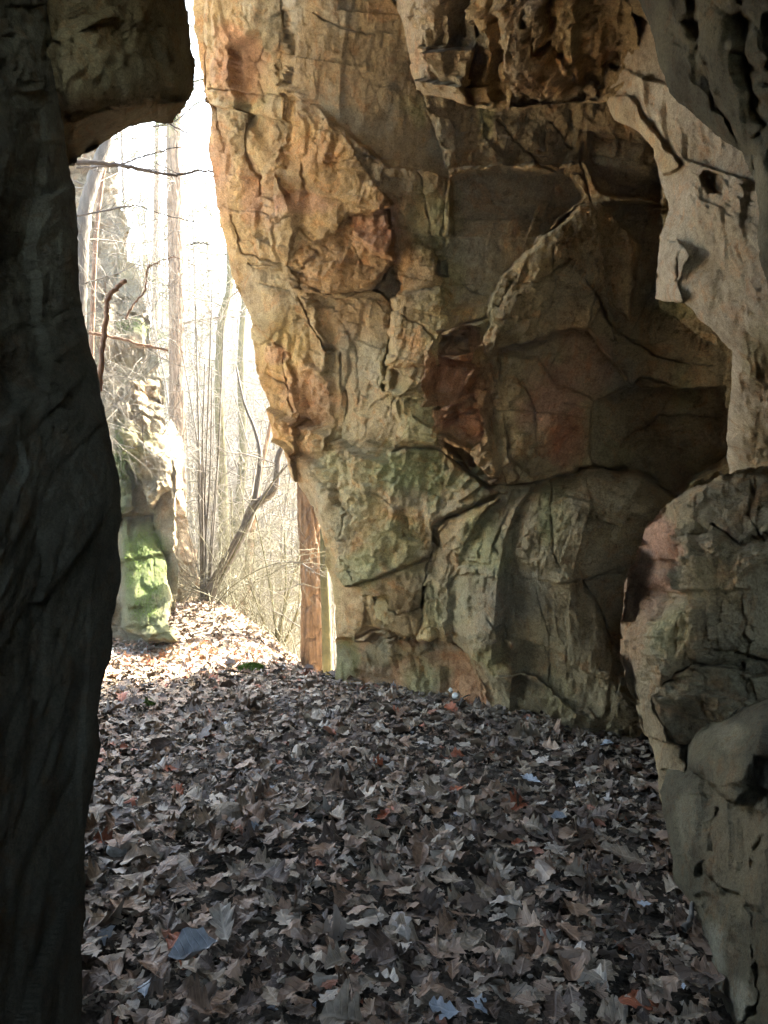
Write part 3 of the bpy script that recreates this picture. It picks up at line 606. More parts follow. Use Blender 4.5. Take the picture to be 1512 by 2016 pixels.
# ------------------------------------------------------------------ the rest of the cave, out of view: roof, rear and outer bulk of the rock, plus blocks added to shape the light
def shell(name, fn, nu, nv, mat, col):
    u, v = np.meshgrid(np.linspace(0, 1, nu), np.linspace(0, 1, nv)); X, Y, Z = fn(u, v)
    X = X+.22*fbm(Y*1.1, Z*1.1, 4, 71)+.15*chips(Y*.9, Z*.9, 3); Y = Y+.22*fbm(X*1.1, Z*1.1, 4, 72); Z = Z+.22*fbm(X*1.1, Y*1.1, 4, 73)+.15*chips(X*.9, Y*.9, 5)
    id_ = np.arange(nu*nv).reshape(nv, nu)
    Q = np.stack([id_[:-1, :-1].ravel(), id_[:-1, 1:].ravel(), id_[1:, 1:].ravel(), id_[1:, :-1].ravel()], 1)
    V = np.stack([X.ravel(), Y.ravel(), Z.ravel()], 1)
    o = mesh_np(name, V, Q, mat, col=np.tile(np.array(C[col]), (len(V), 1))); tag(o, kind='structure'); return o
def closed_box(name, x0, x1, y0, y1, z0, z1, mat, col, n=26, p=6.):
    """closed rounded block with rocky relief"""
    th, ph = np.meshgrid(np.linspace(0, 2*np.pi, 2*n), np.linspace(0.001, np.pi-.001, n))
    dx, dy, dz = np.sin(ph)*np.cos(th), np.sin(ph)*np.sin(th), np.cos(ph)
    r = 1/((np.abs(dx)**p+np.abs(dy)**p+np.abs(dz)**p)**(1/p))
    X = (x0+x1)/2+dx*r*(x1-x0)/2; Y = (y0+y1)/2+dy*r*(y1-y0)/2; Z = (z0+z1)/2+dz*r*(z1-z0)/2
    k = .25
    e = k*fbm(X*.9+Z*.5, Y*.9-Z*.4, 4, 75)+.1*chips(X*.8+Z*.3, Y*.8+Z*.5, 6)
    X = X+dx*e; Y = Y+dy*e; Z = Z+dz*e
    nu, nv = 2*n, n
    id_ = np.arange(nu*nv).reshape(nv, nu)
    Q = np.stack([id_[:-1, :-1].ravel(), id_[1:, :-1].ravel(), id_[1:, 1:].ravel(), id_[:-1, 1:].ravel()], 1)
    V = np.stack([X.ravel(), Y.ravel(), Z.ravel()], 1)
    o = mesh_np(name, V, Q, mat, col=np.tile(np.array(C[col]), (len(V), 1))); tag(o, kind='structure'); return o
closed_box('cave_ceiling', -3.2, 7.5, -1.6, 2.45, 3.35, 6.0, M_rock, 'brown', 34)
closed_box('cave_ceiling', -3.5, 1.5, 1.8, 3.9, 4.35, 6.2, M_rock, 'brown', 30)  # unseen slab added to hold sky light off the right side
closed_box('cave_side', -5, -2.2, 1.5, 3.5, -1.5, 5.5, M_dark, 'dark', 30)  # unseen block added to narrow the opening and dim the right rocks
closed_box('cave_ceiling', .3, 7.5, 1.5, 6.5, 4.9, 6.8, M_rock, 'brown', 30)
closed_box('cave_rear', -5, 7, -6.5, -3.1, -1.5, 2.1, M_dark, 'tan', 30)  # kept low and tan: invented sky opening above it gives fill light
closed_box('cave_side', 2.5, 7.5, -5, 6.5, -1.5, 6, M_rock, 'greyt', 34)
closed_box('cave_side', -5, -1.15, -5, 1.6, -1.5, 6, M_dark, 'dark', 34)
closed_box('cave_side', -4.5, -1.75, 0, 2.7, -1.5, 5.5, M_dark, 'dark', 34)  # unseen block added to cut light on the near floor
closed_box('rock_massif', .9, 9.5, 6.0, 9.0, -4, 7.4, M_rock, 'tan', 34)

# ------------------------------------------------------------------ outcrops beyond the opening
polM = [(60, 180), (150, 180), (200, 260), (236, 330), (240, 400), (246, 470), (268, 540), (290, 620), (304, 680), (322, 760), (330, 880), (336, 960), (340, 1040), (338, 1150), (346, 1262), (230, 1285), (60, 1300)]
baseM = [(340, 1000, 8.7), (345, 1255, 8.05), (240, 1255, 8.1), (200, 900, 8.9), (60, 1280, 8.2), (300, 650, 9.3), (220, 640, 9.5), (230, 400, 10.2), (120, 400, 10.0), (60, 180, 10.), (180, 200, 10.4), (60, 800, 9.2), (270, 1000, 8.7), (300, 1100, 8.5)]
blM = [([(60, 180), (160, 180), (236, 330), (240, 400), (246, 480), (215, 620), (60, 640)], -.3, -.05, 0, 0, 'pale', 1.8),
       ([(215, 560), (290, 620), (330, 800), (335, 960), (300, 1000), (250, 900), (215, 760)], .1, -.2, .1, 0, 'grey', 2.0),
       ([(235, 1010), (300, 1010), (322, 1120), (348, 1262), (290, 1262), (235, 1230)], .35, -.1, .35, .1, 'moss', .9),
       ([(215, 860), (250, 900), (260, 1000), (235, 1020), (210, 960)], .15, 0, .2, .1, 'moss', 1.2)]
C_in = dict(C)
for k_ in ('grey', 'pale', 'ochre', 'ygreen', 'green'): C[k_] = tuple(q*.6 for q in C[k_])
C['moss'] = (.045, .080, .012)
rock_mass('mossy_outcrop', polM, baseM, 2.6, 'grey outcrop with green moss on its foot, left beyond the cave mouth', 'rock', M_out, blM,
          [([(215, 620), (300, 640)], 8, .2), ([(250, 760), (330, 800)], 6, .15)],
          [(265, 650, 30, 16, 'moss', .9), (250, 900, 30, 60, 'moss', .8), (285, 880, 26, 30, 'green', .7), (285, 1130, 45, 90, 'moss', .8), (260, 520, 40, 40, 'ygreen', .4), (290, 780, 26, 26, 'ochre', .5)],
          color='grey', seed=33, rough=.75, facet=1.3, sfac=.15, warp=20, skirt=2.2)
polN = [(305, 860), (326, 930), (343, 985), (366, 1012), (384, 1080), (392, 1140), (396, 1215), (330, 1225), (300, 1200)]
baseN = [(320, 700, 12.5), (360, 960, 11.8), (395, 1190, 11.0), (330, 1200, 10.8), (300, 900, 12.0)]
rock_mass('pale_outcrop', polN, baseN, 2.6, 'pale sunlit outcrop just behind the mossy one, its edge ragged against the light', 'rock', M_out,
          [([(300, 640), (330, 700), (345, 880), (340, 1220), (300, 1200)], .1, .3, 0, 0, 'pale', 1.5)], [], [(340, 1150, 30, 60, 'ygreen', .5)], color='pale', seed=37, rough=1.0, facet=1.6, sfac=.2, warp=18, skirt=1.6)

C.update(C_in)
# ------------------------------------------------------------------ trees
rnd = random.Random(11)
class Tubes:
    def __init__(s): s.V = []; s.Q = []; s.n = 0
    def add(s, pts, rads, sides=5, rough=0.):
        pts = np.asarray(pts, float); n = len(pts)
        t = np.gradient(pts, axis=0); t /= np.linalg.norm(t, axis=1)[:, None]+1e-9
        ref = np.array([0, 0, 1.]) if abs(t[:, 2]).mean() < .8 else np.array([1., 0, 0])
        a = np.cross(t, ref); a /= np.linalg.norm(a, axis=1)[:, None]+1e-9; b = np.cross(t, a)
        ang = np.arange(sides)*2*np.pi/sides
        r = np.asarray(rads, float)[:, None]*(1+rough*rs.randn(n, sides))
        ring = pts[:, None]+a[:, None]*(np.cos(ang)*r)[..., None]+b[:, None]*(np.sin(ang)*r)[..., None]
        s.V.append(ring.reshape(-1, 3))
        i = np.arange(n-1)[:, None]*sides+np.arange(sides)[None]; j = np.arange(n-1)[:, None]*sides+(np.arange(sides)[None]+1) % sides
        s.Q.append(np.stack([i, j, j+sides, i+sides], -1).reshape(-1, 4)+s.n); s.n += n*sides
    def build(s, name, mat, parent=None):
        if not s.V: return None
        o = mesh_np(name, np.concatenate(s.V), np.concatenate(s.Q), mat)
        if parent: reparent(o, parent)
        return o
def curve(pts, k=6, wob=0.):
    """smooth polyline through points, with a little wobble"""
    P = np.asarray(pts, float); n = len(P); out = []
    for i in range(n-1):
        p0, p1, p2, p3 = P[max(i-1, 0)], P[i], P[i+1], P[min(i+2, n-1)]
        for q in range(k):
            t = q/k; out.append(.5*((2*p1)+(-p0+p2)*t+(2*p0-5*p1+4*p2-p3)*t*t+(-p0+3*p1-3*p2+p3)*t**3))
    out.append(P[-1]); out = np.array(out)
    if wob: out[1:] += rs.randn(len(out)-1, 3)*wob
    return out
def twig(T, p, d, length, r, lev, droop=0., kink=.35, up=.15, kids=4, seg=5):
    p = np.array(p, float); d = np.array(d, float); d /= np.linalg.norm(d)+1e-9
    pts = [p.copy()]; dirs = [d.copy()]
    for k in range(seg):
        d = d+rs.randn(3)*kink*.5+np.array([0, 0, up-droop])*.35; d /= np.linalg.norm(d)
        p = p+d*length/seg; pts.append(p.copy()); dirs.append(d.copy())
    T.add(pts, np.linspace(r, r*.35, seg+1), 4 if r > .006 else 3)
    if lev > 0:
        for k in range(kids):
            i = rnd.randint(1, seg); q = pts[i]; v = np.cross(dirs[i], rs.randn(3)); v /= np.linalg.norm(v)+1e-9
            twig(T, q, dirs[i]*.75+v*.75, length*rnd.uniform(.4, .65), r*.5, lev-1, droop, kink, up, kids, max(3, seg-1))
def tree(name, label, cat, px_pts, rads, mat, tmat, nb=14, blen=(1, 2.2), brad=.015, lev=2, frm=.3, to=1., droop=0, up=.1, kids=4, group=None, sides=10, needles=0, fork=()):
    """px_pts: (photo x, photo y, distance) along the trunk from the foot up"""
    P = [W(*q) for q in px_pts]; foot = list(P[0])
    gz = float(ground_z(foot[0], foot[1]))
    if foot[2] > gz: P = [(foot[0], foot[1], gz-.1)]+P; rads = [rads[0]*1.1]+list(rads)
    root = thing(name, (foot[0], foot[1], min(gz, P[0][2])), label, cat, group)
    c = curve(P, 8); r = np.interp(np.linspace(0, 1, len(c)), np.linspace(0, 1, len(rads)), rads)
    if sides >= 14: bark_trunk(c, r, mat, root)
    else:
        T = Tubes(); T.add(c, r, sides, .05); T.build('trunk', mat, root)
    for fk in fork:
        Tf = Tubes(); cc = curve([W(*q) for q in fk[0]], 8); Tf.add(cc, np.linspace(fk[1], fk[2], len(cc)), 8, .05); Tf.build('limb', mat, root)
    B = Tubes()
    for k in range(nb):
        t = rnd.uniform(frm, to); i = min(int(t*(len(c)-1)), len(c)-2)
        a = rnd.uniform(0, 2*math.pi); d = (math.cos(a), math.sin(a)*.7, rnd.uniform(-.1, .6))
        twig(B, c[i], d, rnd.uniform(*blen)*(1-.3*t), brad*rnd.uniform(.6, 1.2), lev, droop, .35, up, kids)
    o = B.build('branches', tmat, root); o['kind'] = 'stuff'
    return root, c
# the tall pine in the middle of the gap
def bark_trunk(c, r, mat, root):
    n = 420; t = np.linspace(0, 1, n); tc_ = np.linspace(0, 1, len(c))
    P = np.stack([np.interp(t, tc_, c[:, k]) for k in range(3)], 1); rr = np.interp(t, tc_, r)
    h = P[:, 2]-P[0, 2]; rr = rr*(1+.5*np.exp(-h/.25))
    m = 72; a = np.linspace(0, 2*np.pi, m, endpoint=False)
    A, Hh = np.meshgrid(a, h)
    U_ = (A/(2*np.pi)*8); V_ = Hh*2.6
    w_ = .5+.5*np.cos(A)
    def f(o): 
        l, e = steps(U_+.25*fbm(U_*1.5+o, V_*2, 3, 3), V_+.3*fbm(U_*2, V_*2+o, 3, 4), 21); return .06*l-.2*np.exp(-e/.14)
    R_ = rr[:, None]*(1+f(0)+.05*fbm(U_*3, V_*9, 4, 5)+.04*np.sin(A*3+1))
    V = np.stack([P[:, 0, None]+np.cos(A)*R_, P[:, 1, None]+np.sin(A)*R_, np.repeat(P[:, 2, None], m, 1)], -1).reshape(-1, 3)
    i = np.arange(n-1)[:, None]*m+np.arange(m)[None]; j = np.arange(n-1)[:, None]*m+(np.arange(m)[None]+1) % m
    o = mesh_np('trunk', V, np.stack([i, j, j+m, i+m], -1).reshape(-1, 4), mat); reparent(o, root)
g_pine = 'tall bare conifer trunks in the valley'
tree('pine_tree', 'tall straight grey conifer trunk turning orange lower down, in the middle of the opening', 'tree',
     [(352, 1080, 14.5), (349, 900, 14.5), (346, 600, 14.4), (342, 300, 14.3), (340, 0, 14.2), (338, -400, 14.2)], [.165, .16, .145, .15, .14, .11], M_bark_brown, M_twig, 26, (1.2, 2.6), .014, 2, .2, .75, .2, -.1, 4, sides=14)
tree('pine_tree', 'orange barked pine trunk standing against the edge of the cave wall', 'tree',
     [(628, 1400, 9.5), (622, 1250, 9.5), (614, 1100, 9.4), (606, 950, 9.3), (600, 700, 9.2), (590, 200, 9.0)], [.215, .20, .165, .15, .14, .12], M_bark_pine, M_twig, 6, (.5, 1.0), .01, 1, .2, .5, sides=16)
tree('young_tree', 'thin mossy yellow stem beside the orange pine trunk', 'tree',
     [(646, 1400, 8.9), (643, 1250, 8.9), (638, 1100, 8.9), (640, 900, 8.9)], [.07, .06, .05, .04], M_bark_moss, M_twig_y, 3, (.4, .8), .008, 1, .5, .9)
tree('leaning_tree', 'smooth grey trunk leaning in the upper left of the opening', 'tree',
     [(150, 760, 8.0), (158, 560, 8.0), (165, 430, 8.0), (185, 350, 8.05), (214, 262, 8.1), (250, 120, 8.2)], [.085, .08, .075, .07, .06, .045], M_bark_grey, M_twig, 12, (.6, 1.5), .009, 2, .2, .9)
tree('young_tree', 'slender stem rising just right of the leaning grey trunk', 'tree',
     [(180, 760, 8.6), (183, 600, 8.6), (190, 450, 8.6), (205, 330, 8.6), (216, 270, 8.6), (230, 150, 8.6)], [.03, .028, .026, .024, .02, .015], M_bark_tan, M_twig, 10, (.5, 1.3), .007, 2, .2, .9)
tree('crooked_tree', 'crooked bare tree leaning right from the coppice foot and forking into pale limbs', 'tree',
     [(402, 1215, 10.2), (418, 1160, 10.2), (450, 1100, 10.15), (484, 1035, 10.1), (497, 1000, 10.1), (515, 985, 10.05), (541, 960, 10.0), (548, 900, 10), (560, 860, 10.), (585, 700, 10)],
     [.10, .085, .075, .07, .068, .06, .05, .04, .035, .02], M_bark_grey, M_twig, 10, (.5, 1.3), .010, 2, .4, .95, 0, .3,
     fork=[([(497, 1000, 10.1), (505, 965, 10.1), (512, 900, 10.1), (503, 850, 10.2), (480, 790, 10.3), (465, 720, 10.4)], .045, .012), ([(418, 1160, 10.2), (470, 1060, 10.0), (530, 960, 9.9), (580, 900, 9.8)], .03, .01)])
# coppice: one thing, several stems
def stems(name, label, cat, foot, tips, r, mat, tmat, nb=3, lev=1, bl=(.4, 1.0), br=.006):
    f0 = W(*foot); gz = float(ground_z(f0[0], f0[1]))
    root = thing(name, (f0[0], f0[1], gz), label, cat)
    B = Tubes()
    for (tx, ty, td) in tips:
        T = Tubes(); p0 = (f0[0]+rnd.uniform(-.06, .06), f0[1]+rnd.uniform(-.06, .06), gz-.05); p1 = W(tx, ty, td)
        m = [p0[i]*.45+p1[i]*.55+(rnd.uniform(-.12, .12) if i < 2 else .05) for i in range(3)]
        q = [p0[i]*.8+m[i]*.2 for i in range(3)]; q[2] += .1
        c = curve([p0, q, m, p1], 7); T.add(c, np.linspace(r*rnd.uniform(.7, 1.1), r*.3, len(c)), 6, .03); T.build('stem', mat, root)
        for k in range(nb):
            i = rnd.randint(5, len(c)-2); d = np.array([rnd.uniform(-1, 1), rnd.uniform(-.6, .6), rnd.uniform(.2, 1.2)])
            twig(B, c[i], d, rnd.uniform(*bl), br, lev, 0, .3, .15, 4)
    o = B.build('branches', tmat, root); o['kind'] = 'stuff'
    return root
stems('hazel_coppice', 'cluster of thin upright bare stems rising from the crest of the path', 'shrub', (402, 1196, 10.3),
      [(392, 830, 10.3), (404, 700, 10.2), (418, 560, 10.4), (385, 600, 10.6), (417, 720, 10.1), (432, 880, 10.3), (440, 640, 10.5), (400, 900, 10.2), (360, 700, 10.8)], .026, M_bark_grey, M_twig, 5, 2, (.5, 1.4))
stems('valley_shrub', 'spray of yellowish thin stems at the low right of the opening', 'shrub', (545, 1340, 11.5),
      [(470, 1090, 11.5), (500, 1000, 11.4), (560, 1050, 11.3), (600, 1080, 11.6), (590, 1130, 11.2), (530, 1120, 11.8), (620, 1000, 11.7)], .03, M_bark_moss, M_twig_y, 6, 2, (.5, 1.3), .007)
stems('valley_shrub', 'yellowish bare shrub below the crooked tree, left of the spray of stems', 'shrub', (478, 1300, 13.5),
      [(430, 1050, 13.5), (455, 960, 13.4), (500, 1040, 13.4), (520, 1120, 13.6), (470, 900, 13.6)], .04, M_bark_moss, M_twig_y, 6, 2, (.7, 1.6), .008)
tree('mossy_tree', 'slim moss covered tree with many side branches right of the tall pine', 'tree',
     [(446, 1280, 16), (440, 1000, 16), (432, 800, 16), (436, 640, 16), (452, 560, 16), (448, 440, 16), (440, 330, 16)], [.13, .11, .10, .09, .07, .05, .03], M_bark_moss, M_twig_y, 26, (1.0, 2.6), .018, 2, .25, 1, 0, .25)
tree('mossy_tree', 'mossy pale trunk rising behind the crooked tree', 'tree',
     [(470, 1330, 18), (462, 1100, 18), (478, 900, 18), (474, 700, 18), (490, 500, 18)], [.14, .12, .10, .08, .05], M_bark_moss, M_twig_y, 22, (1.0, 2.4), .016, 2, .2, 1, 0, .25)
tree('mossy_tree', 'forked orange brown trunk low in the valley under the crooked tree', 'tree',
     [(476, 1290, 14), (482, 1180, 14), (492, 1080, 14), (510, 950, 14), (540, 800, 14)], [.10, .09, .07, .05, .03], M_bark_pine, M_twig_y, 14, (.8, 1.8), .012, 2, .3, 1, 0, .2)
# more conifers farther down the valley, each a tree of its own
FARP = [(250, 24, .15), (298, 21, .19), (312, 33, .2), (236, 36, .18), (470, 34, .2), (280, 44, .22), (385, 30, .14), (500, 42, .22), (408, 46, .2), (430, 58, .22), (372, 52, .2),
                                  (540, 38, .18), (565, 50, .22), (588, 32, .16), (455, 66, .25), (325, 62, .25), (265, 60, .25), (350, 72, .26), (395, 76, .26), (520, 70, .26)]
ORD = ['first', 'second', 'third', 'fourth', 'fifth', 'sixth', 'seventh', 'eighth', 'ninth', 'tenth', 'eleventh', 'twelfth', 'thirteenth', 'fourteenth', 'fifteenth', 'sixteenth', 'seventeenth', 'eighteenth', 'nineteenth', 'twentieth']
for i, (px, dd, rr) in enumerate(FARP):
    x0_, y0_, _ = W(px, 1008, dd); gz = float(ground_z(x0_, y0_)); h = rnd.uniform(17, 24)
    order_ = sorted(FARP).index((px, dd, rr))
    root = thing('pine_tree', (x0_, y0_, gz), '%s conifer trunk across the valley, %s from the left of the distant conifers' % ('brown' if i % 2 else 'grey', ORD[order_]), 'tree', 'conifers across the valley')
    T = Tubes(); c = curve([(x0_, y0_, gz-.2), (x0_+.1, y0_, gz+h*.5), (x0_+rnd.uniform(-.3, .3), y0_, gz+h)], 10)
    T.add(c, np.linspace(rr, .03, len(c)), 8, .03); T.build('trunk', M_bark_brown if i % 2 else M_bark_grey, root)
    B = Tubes(); Nn = Tubes()
    for k in range(46):
        t = .12+.85*(k+rnd.random())/46; q = c[min(int(t*(len(c)-1)), len(c)-2)].copy(); q[2] = gz+h*t
        a = rnd.uniform(0, 6.28); ln = rnd.uniform(1., 2.6)*(1.1-.7*t)
        d = np.array([math.cos(a), math.sin(a), rnd.uniform(-.1, .35)])
        twig(B, q, d, ln, .018, 1, .1, .3, 0, 4, 4)
        if t > .45:
            for m in range(7):
                twig(Nn, q+d*ln*rnd.uniform(.3, 1), rs.randn(3), .5, .022, 1, .15, .5, 0, 4, 3)
    B.build('branches', M_twig, root)['kind'] = 'stuff'; Nn.build('needles', M_needle, root)['kind'] = 'stuff'

# far wood as one mass of stems and twigs on the slopes
def far_wood():
    T = Tubes()
    for k in range(760):
        y = rnd.uniform(15, 85); x = (rnd.uniform(120, 700)-756)/F*y+rnd.uniform(-.5, .5); gz = float(ground_z(x, y))
        h = rnd.uniform(4, 15); c = [(x, y, gz-.2), (x+rnd.uniform(-.4, .4), y, gz+h*.5), (x+rnd.uniform(-1, 1), y, gz+h)]
        T.add(curve(c, 3), np.linspace(rnd.uniform(.02, .08), .012, 7), 4)
        for m in range(14):
            t = rnd.uniform(.15, 1); a = rnd.uniform(0, 6.28)
            twig(T, (x, y, gz+h*t), (math.cos(a), math.sin(a)*.4, rnd.uniform(-.2, .6)), rnd.uniform(.8, 2.6), .010+.00022*y, 1, 0, .6, .05, 5, 5)
    o = T.build('far_wood', M_twig); tag(o, 'pale bare twigs and saplings filling the slopes behind the trees', 'woodland', kind='stuff')
far_wood()
def brush():
    T = Tubes()
    for k in range(170):
        y = rnd.uniform(9.5, 17); px = rnd.uniform(330, 600) if y < 13 else rnd.uniform(200, 620)
        x = (px-756)/F*y; gz = float(ground_z(x, y))
        twig(T, (x, y, gz), (rnd.uniform(-1, 1), rnd.uniform(-.4, .4), .8), rnd.uniform(.8, 2.4), .008, 2, 0, .6, .1, 6, 6)
    o = T.build('brushwood', M_twig_y); tag(o, 'tangle of fine yellowish twigs on the drop below the path', 'brushwood', kind='stuff')
brush()
# fine twigs hanging over the outcrop
def hanging():
    T = Tubes()
    for k in range(150):
        px, py = rnd.uniform(150, 330), rnd.uniform(420, 900); y = 8.0+rnd.uniform(-.5, .5)+max(0, (700-py))*.002
        x, y, z = W(px, py, y)
        twig(T, (x, y, z), (rnd.uniform(-1, .8), rnd.uniform(-.5, .3), rnd.uniform(-.6, .6)), rnd.uniform(.3, 1.0), .0045, 2, .15, .4, 0, 4, 5)
    o = T.build('hanging_twigs', M_twig); tag(o, 'grey fine bare twigs hanging over the mossy outcrop', 'twigs', kind='stuff')
hanging()
# single branches one can point at
def branch(label, pts, r0, r1, mat, nb=8, bl=(.2, .6), lev=1, name='branch', tm=None, br=.004):
    P = [W(*q) for q in pts]; root = thing(name, P[0], label, 'branch')
    c = curve(P, 7, .004); T = Tubes(); T.add(c, np.linspace(r0, r1, len(c)), 7, .06); T.build('stem', mat, root)
    if nb:
        B = Tubes()
        for k in range(nb):
            i = rnd.randint(2, len(c)-2); d = (c[min(i+2, len(c)-1)]-c[i]); d /= np.linalg.norm(d)
            twig(B, c[i], d*.6+rs.randn(3)*.5, rnd.uniform(*bl), br, lev, .0, .35, 0, 4)
        B.build('branches', tm or mat, root)['kind'] = 'stuff'
branch('dark nearly level branch crossing the top of the opening under the hanging rock', [(120, 318, 6.2), (165, 320, 6.2), (235, 325, 6.2), (290, 336, 6.2), (345, 345, 6.2), (395, 336, 6.25), (440, 345, 6.3)], .022, .006, M_bark_dark, 9, (.3, .9), 2)
branch('thin dark branch slanting down across the white sky below the hanging rock', [(300, 225, 7), (345, 250, 7), (385, 272, 7), (420, 290, 7.1)], .010, .004, M_bark_dark, 5, (.2, .5))
branch('thin branch sweeping up to the right above the level dark branch', [(150, 330, 6.8), (230, 325, 6.8), (300, 302, 6.8), (360, 290, 6.8), (400, 300, 6.8)], .009, .004, M_bark_dark, 6, (.2, .6))
branch('long thin branch arching across the tall pine at mid height', [(150, 425, 7.2), (210, 415, 7.2), (265, 405, 7.2), (330, 425, 7.3), (400, 440, 7.4)], .009, .004, M_bark_dark, 8, (.2, .7))
branch('brown snapped bough lying level across the foot of the upper outcrop', [(175, 655, 6.6), (220, 664, 6.6), (280, 678, 6.6), (331, 691, 6.6)], .014, .011, M_bark_tan, 4, (.1, .4))
branch('reddish brown dead stub standing up with a broken hooked tip', [(196, 770, 5.6), (202, 690, 5.6), (209, 630, 5.6), (212, 590, 5.6), (228, 568, 5.6), (247, 552, 5.6)], .022, .017, M_bark_tan, 2, (.1, .2))
branch('thin forked branch rising to the right of the broken stub', [(248, 628, 6.4), (262, 600, 6.4), (286, 570, 6.4), (291, 528, 6.4), (310, 516, 6.4), (345, 505, 6.4)], .010, .004, M_bark_tan, 4, (.2, .5))
branch('dark arching twig against the white light beside the cave wall', [(375, 481, 9), (395, 478, 9), (420, 486, 9), (445, 500, 9)], .011, .005, M_bark_dark, 3, (.2, .5))
branch('thin mossy bough slanting up to the crooked tree on the right', [(430, 1150, 9.6), (470, 1070, 9.6), (500, 1010, 9.6), (560, 915, 9.6)], .012, .005, M_bark_moss, 5, (.2, .5))
branch('grey spiky dead sprig sticking out in front of the orange pine trunk', [(596, 1110, 8.9), (612, 1120, 8.8), (626, 1130, 8.7), (638, 1125, 8.7)], .008, .004, M_twig, 12, (.12, .3), 1)
# conifer sprays hanging into the slot of sky
def spray(label, pts, n=60):
    P = [W(*q) for q in pts]; root = thing('conifer_branch', P[0], label, 'branch'); c = curve(P, 8); T = Tubes(); T.add(c, np.linspace(.016, .005, len(c)), 6); T.build('stem', M_bark_dark, root)
    Nn = Tubes()
    for k in range(n):
        q = c[rnd.randint(2, len(c)-1)]
        twig(Nn, q, rs.randn(3)*[1, .6, .5], rnd.uniform(.08, .25), .004, 1, .1, .4, 0, 5, 3)
    Nn.build('needles', M_needle, root)['kind'] = 'stuff'
spray('green needled conifer bough in the narrow slot of sky below the hanging rock', [(300, 250, 11), (345, 238, 11), (385, 205, 11), (415, 190, 11)], 110)
spray('upper green conifer bough in the narrow slot of sky beside the hanging rock', [(350, 170, 12), (385, 160, 12), (410, 150, 12), (430, 130, 12)], 90)
spray('topmost sprig of conifer needles in the slot of sky', [(350, 60, 12), (372, 50, 12), (395, 62, 12)], 40)

# ------------------------------------------------------------------ leaves
def leaf_shape(kind, seed):
    r = random.Random(seed); out = []
    if kind == 'oak':
        n_ = 16; fq = r.uniform(3.1, 4.2); pa, pb = r.uniform(0, 1.2), r.uniform(0, 1.2); V = []; Q = []; wd = r.uniform(.30, .40)
        for i in range(n_):
            y = i/(n_-1); env = max(.02, math.sin(math.pi*min(y, .999)**1.35))**.65*(.10 if y < .12 else 1)
            a = env*wd*(.80+.19*math.tanh(2.2*math.sin(2*math.pi*fq*y+pa))*min(1, y*3))*r.uniform(.95, 1.05); b_ = env*wd*(.80+.19*math.tanh(2.2*math.sin(2*math.pi*fq*y+pb))*min(1, y*3))*r.uniform(.95, 1.05)
            V += [(-max(a, .008), y+.08*a, 0), (0, y, 0), (max(b_, .008), y+.08*b_, 0)]
        for i in range(n_-1):
            Q += [(3*i, 3*i+1, 3*i+4, 3*i+3), (3*i+1, 3*i+2, 3*i+5, 3*i+4)]
        return np.array(V), Q
    if kind == 'oval':
        L_ = np.linspace(0, 1, 10); V = []; Q = []
        for i, y in enumerate(L_):
            ww = .30*math.sin(math.pi*min(max(y, .02), .985)**.85)**.8*r.uniform(.92, 1.08)
            V += [(-ww, y, 0), (0, y, 0), (ww, y, 0)]
        for i in range(9): Q += [(3*i, 3*i+1, 3*i+4, 3*i+3), (3*i+1, 3*i+2, 3*i+5, 3*i+4)]
        return np.array(V), Q
    # maple: lobed fan
    A = []; 
    lob = [(-150, .30), (-128, .42), (-112, .36), (-98, .30), (-80, .62), (-66, .50), (-58, .60), (-44, .34), (-30, .58), (-16, .66), (0, .92), (14, .64), (30, .60), (44, .34), (58, .62), (66, .50), (80, .60), (98, .30), (112, .36), (128, .42), (150, .30), (180, .06)]
    V = [(0, .35, 0)]; n = len(lob)
    for a, rad in lob:
        rad *= r.uniform(.85, 1.12)*.66; t = math.radians(a+r.uniform(-5, 5)); V.append((math.sin(t)*rad, .35+math.cos(t)*rad, 0))
    inner = [(x*.5, .35+(y-.35)*.5, 0) for x, y, _ in V[1:]]; V += inner
    Q = []
    for i in range(n):
        j = (i+1) % n; Q += [(1+i, 1+j, 1+n+j, 1+n+i), (0, 1+n+i, 1+n+j, 1+n+j)]
    return np.array(V), Q
def curl(V, seed, amt):
    r = random.Random(seed); V = V.copy(); x = V[:, 0]; y = V[:, 1]-.5
    a, b_, c_ = r.uniform(-.8, 1.6)*amt, r.uniform(-.7, .9)*amt, r.uniform(-1, 1)*amt
    z = a*x*x*1.6+b_*y*y+c_*x*y+.10*amt*np.abs(x)**.8*r.uniform(0, 2)
    z += .05*amt*np.sin(x*r.uniform(9, 15)+r.random()*6)*np.sin(y*r.uniform(7, 13)+r.random()*6)
    m = np.abs(x) > .12
    z += np.where(m, .012*amt*rs.randn(len(x)), .01*rs.randn(len(x)))
    if r.random() < .3:    # rolled side
        k = np.clip(x-.08, 0, None); z += k*1.5*amt; V[:, 0] -= k*.45*amt
    V[:, 2] = z; V[:, 1] -= .5
    return V
TPL = []
for i in range(22):
    kind = ['oak', 'oak', 'oak', 'oak', 'oval', 'oak', 'oak', 'oak', 'maple', 'oak', 'oak'][i % 11]
    V, Q = leaf_shape(kind, i); uv = V[:, :2].copy()
    V = curl(V, i+100, rnd.uniform(.5, 1.15)*(.6 if kind == 'maple' else 1)); Q = np.array(Q)
    V[:, 0] *= 1.0 if kind != 'oval' else .9
    TPL.append((V, Q, uv))
def rotm(n):
    """random heading plus tilt, n matrices"""
    a = rs.rand(n)*2*np.pi; ca, sa = np.cos(a), np.sin(a); z = np.zeros(n); o = np.ones(n)
    Rz = np.stack([np.stack([ca, -sa, z], -1), np.stack([sa, ca, z], -1), np.stack([z, z, o], -1)], 1)
    return Rz
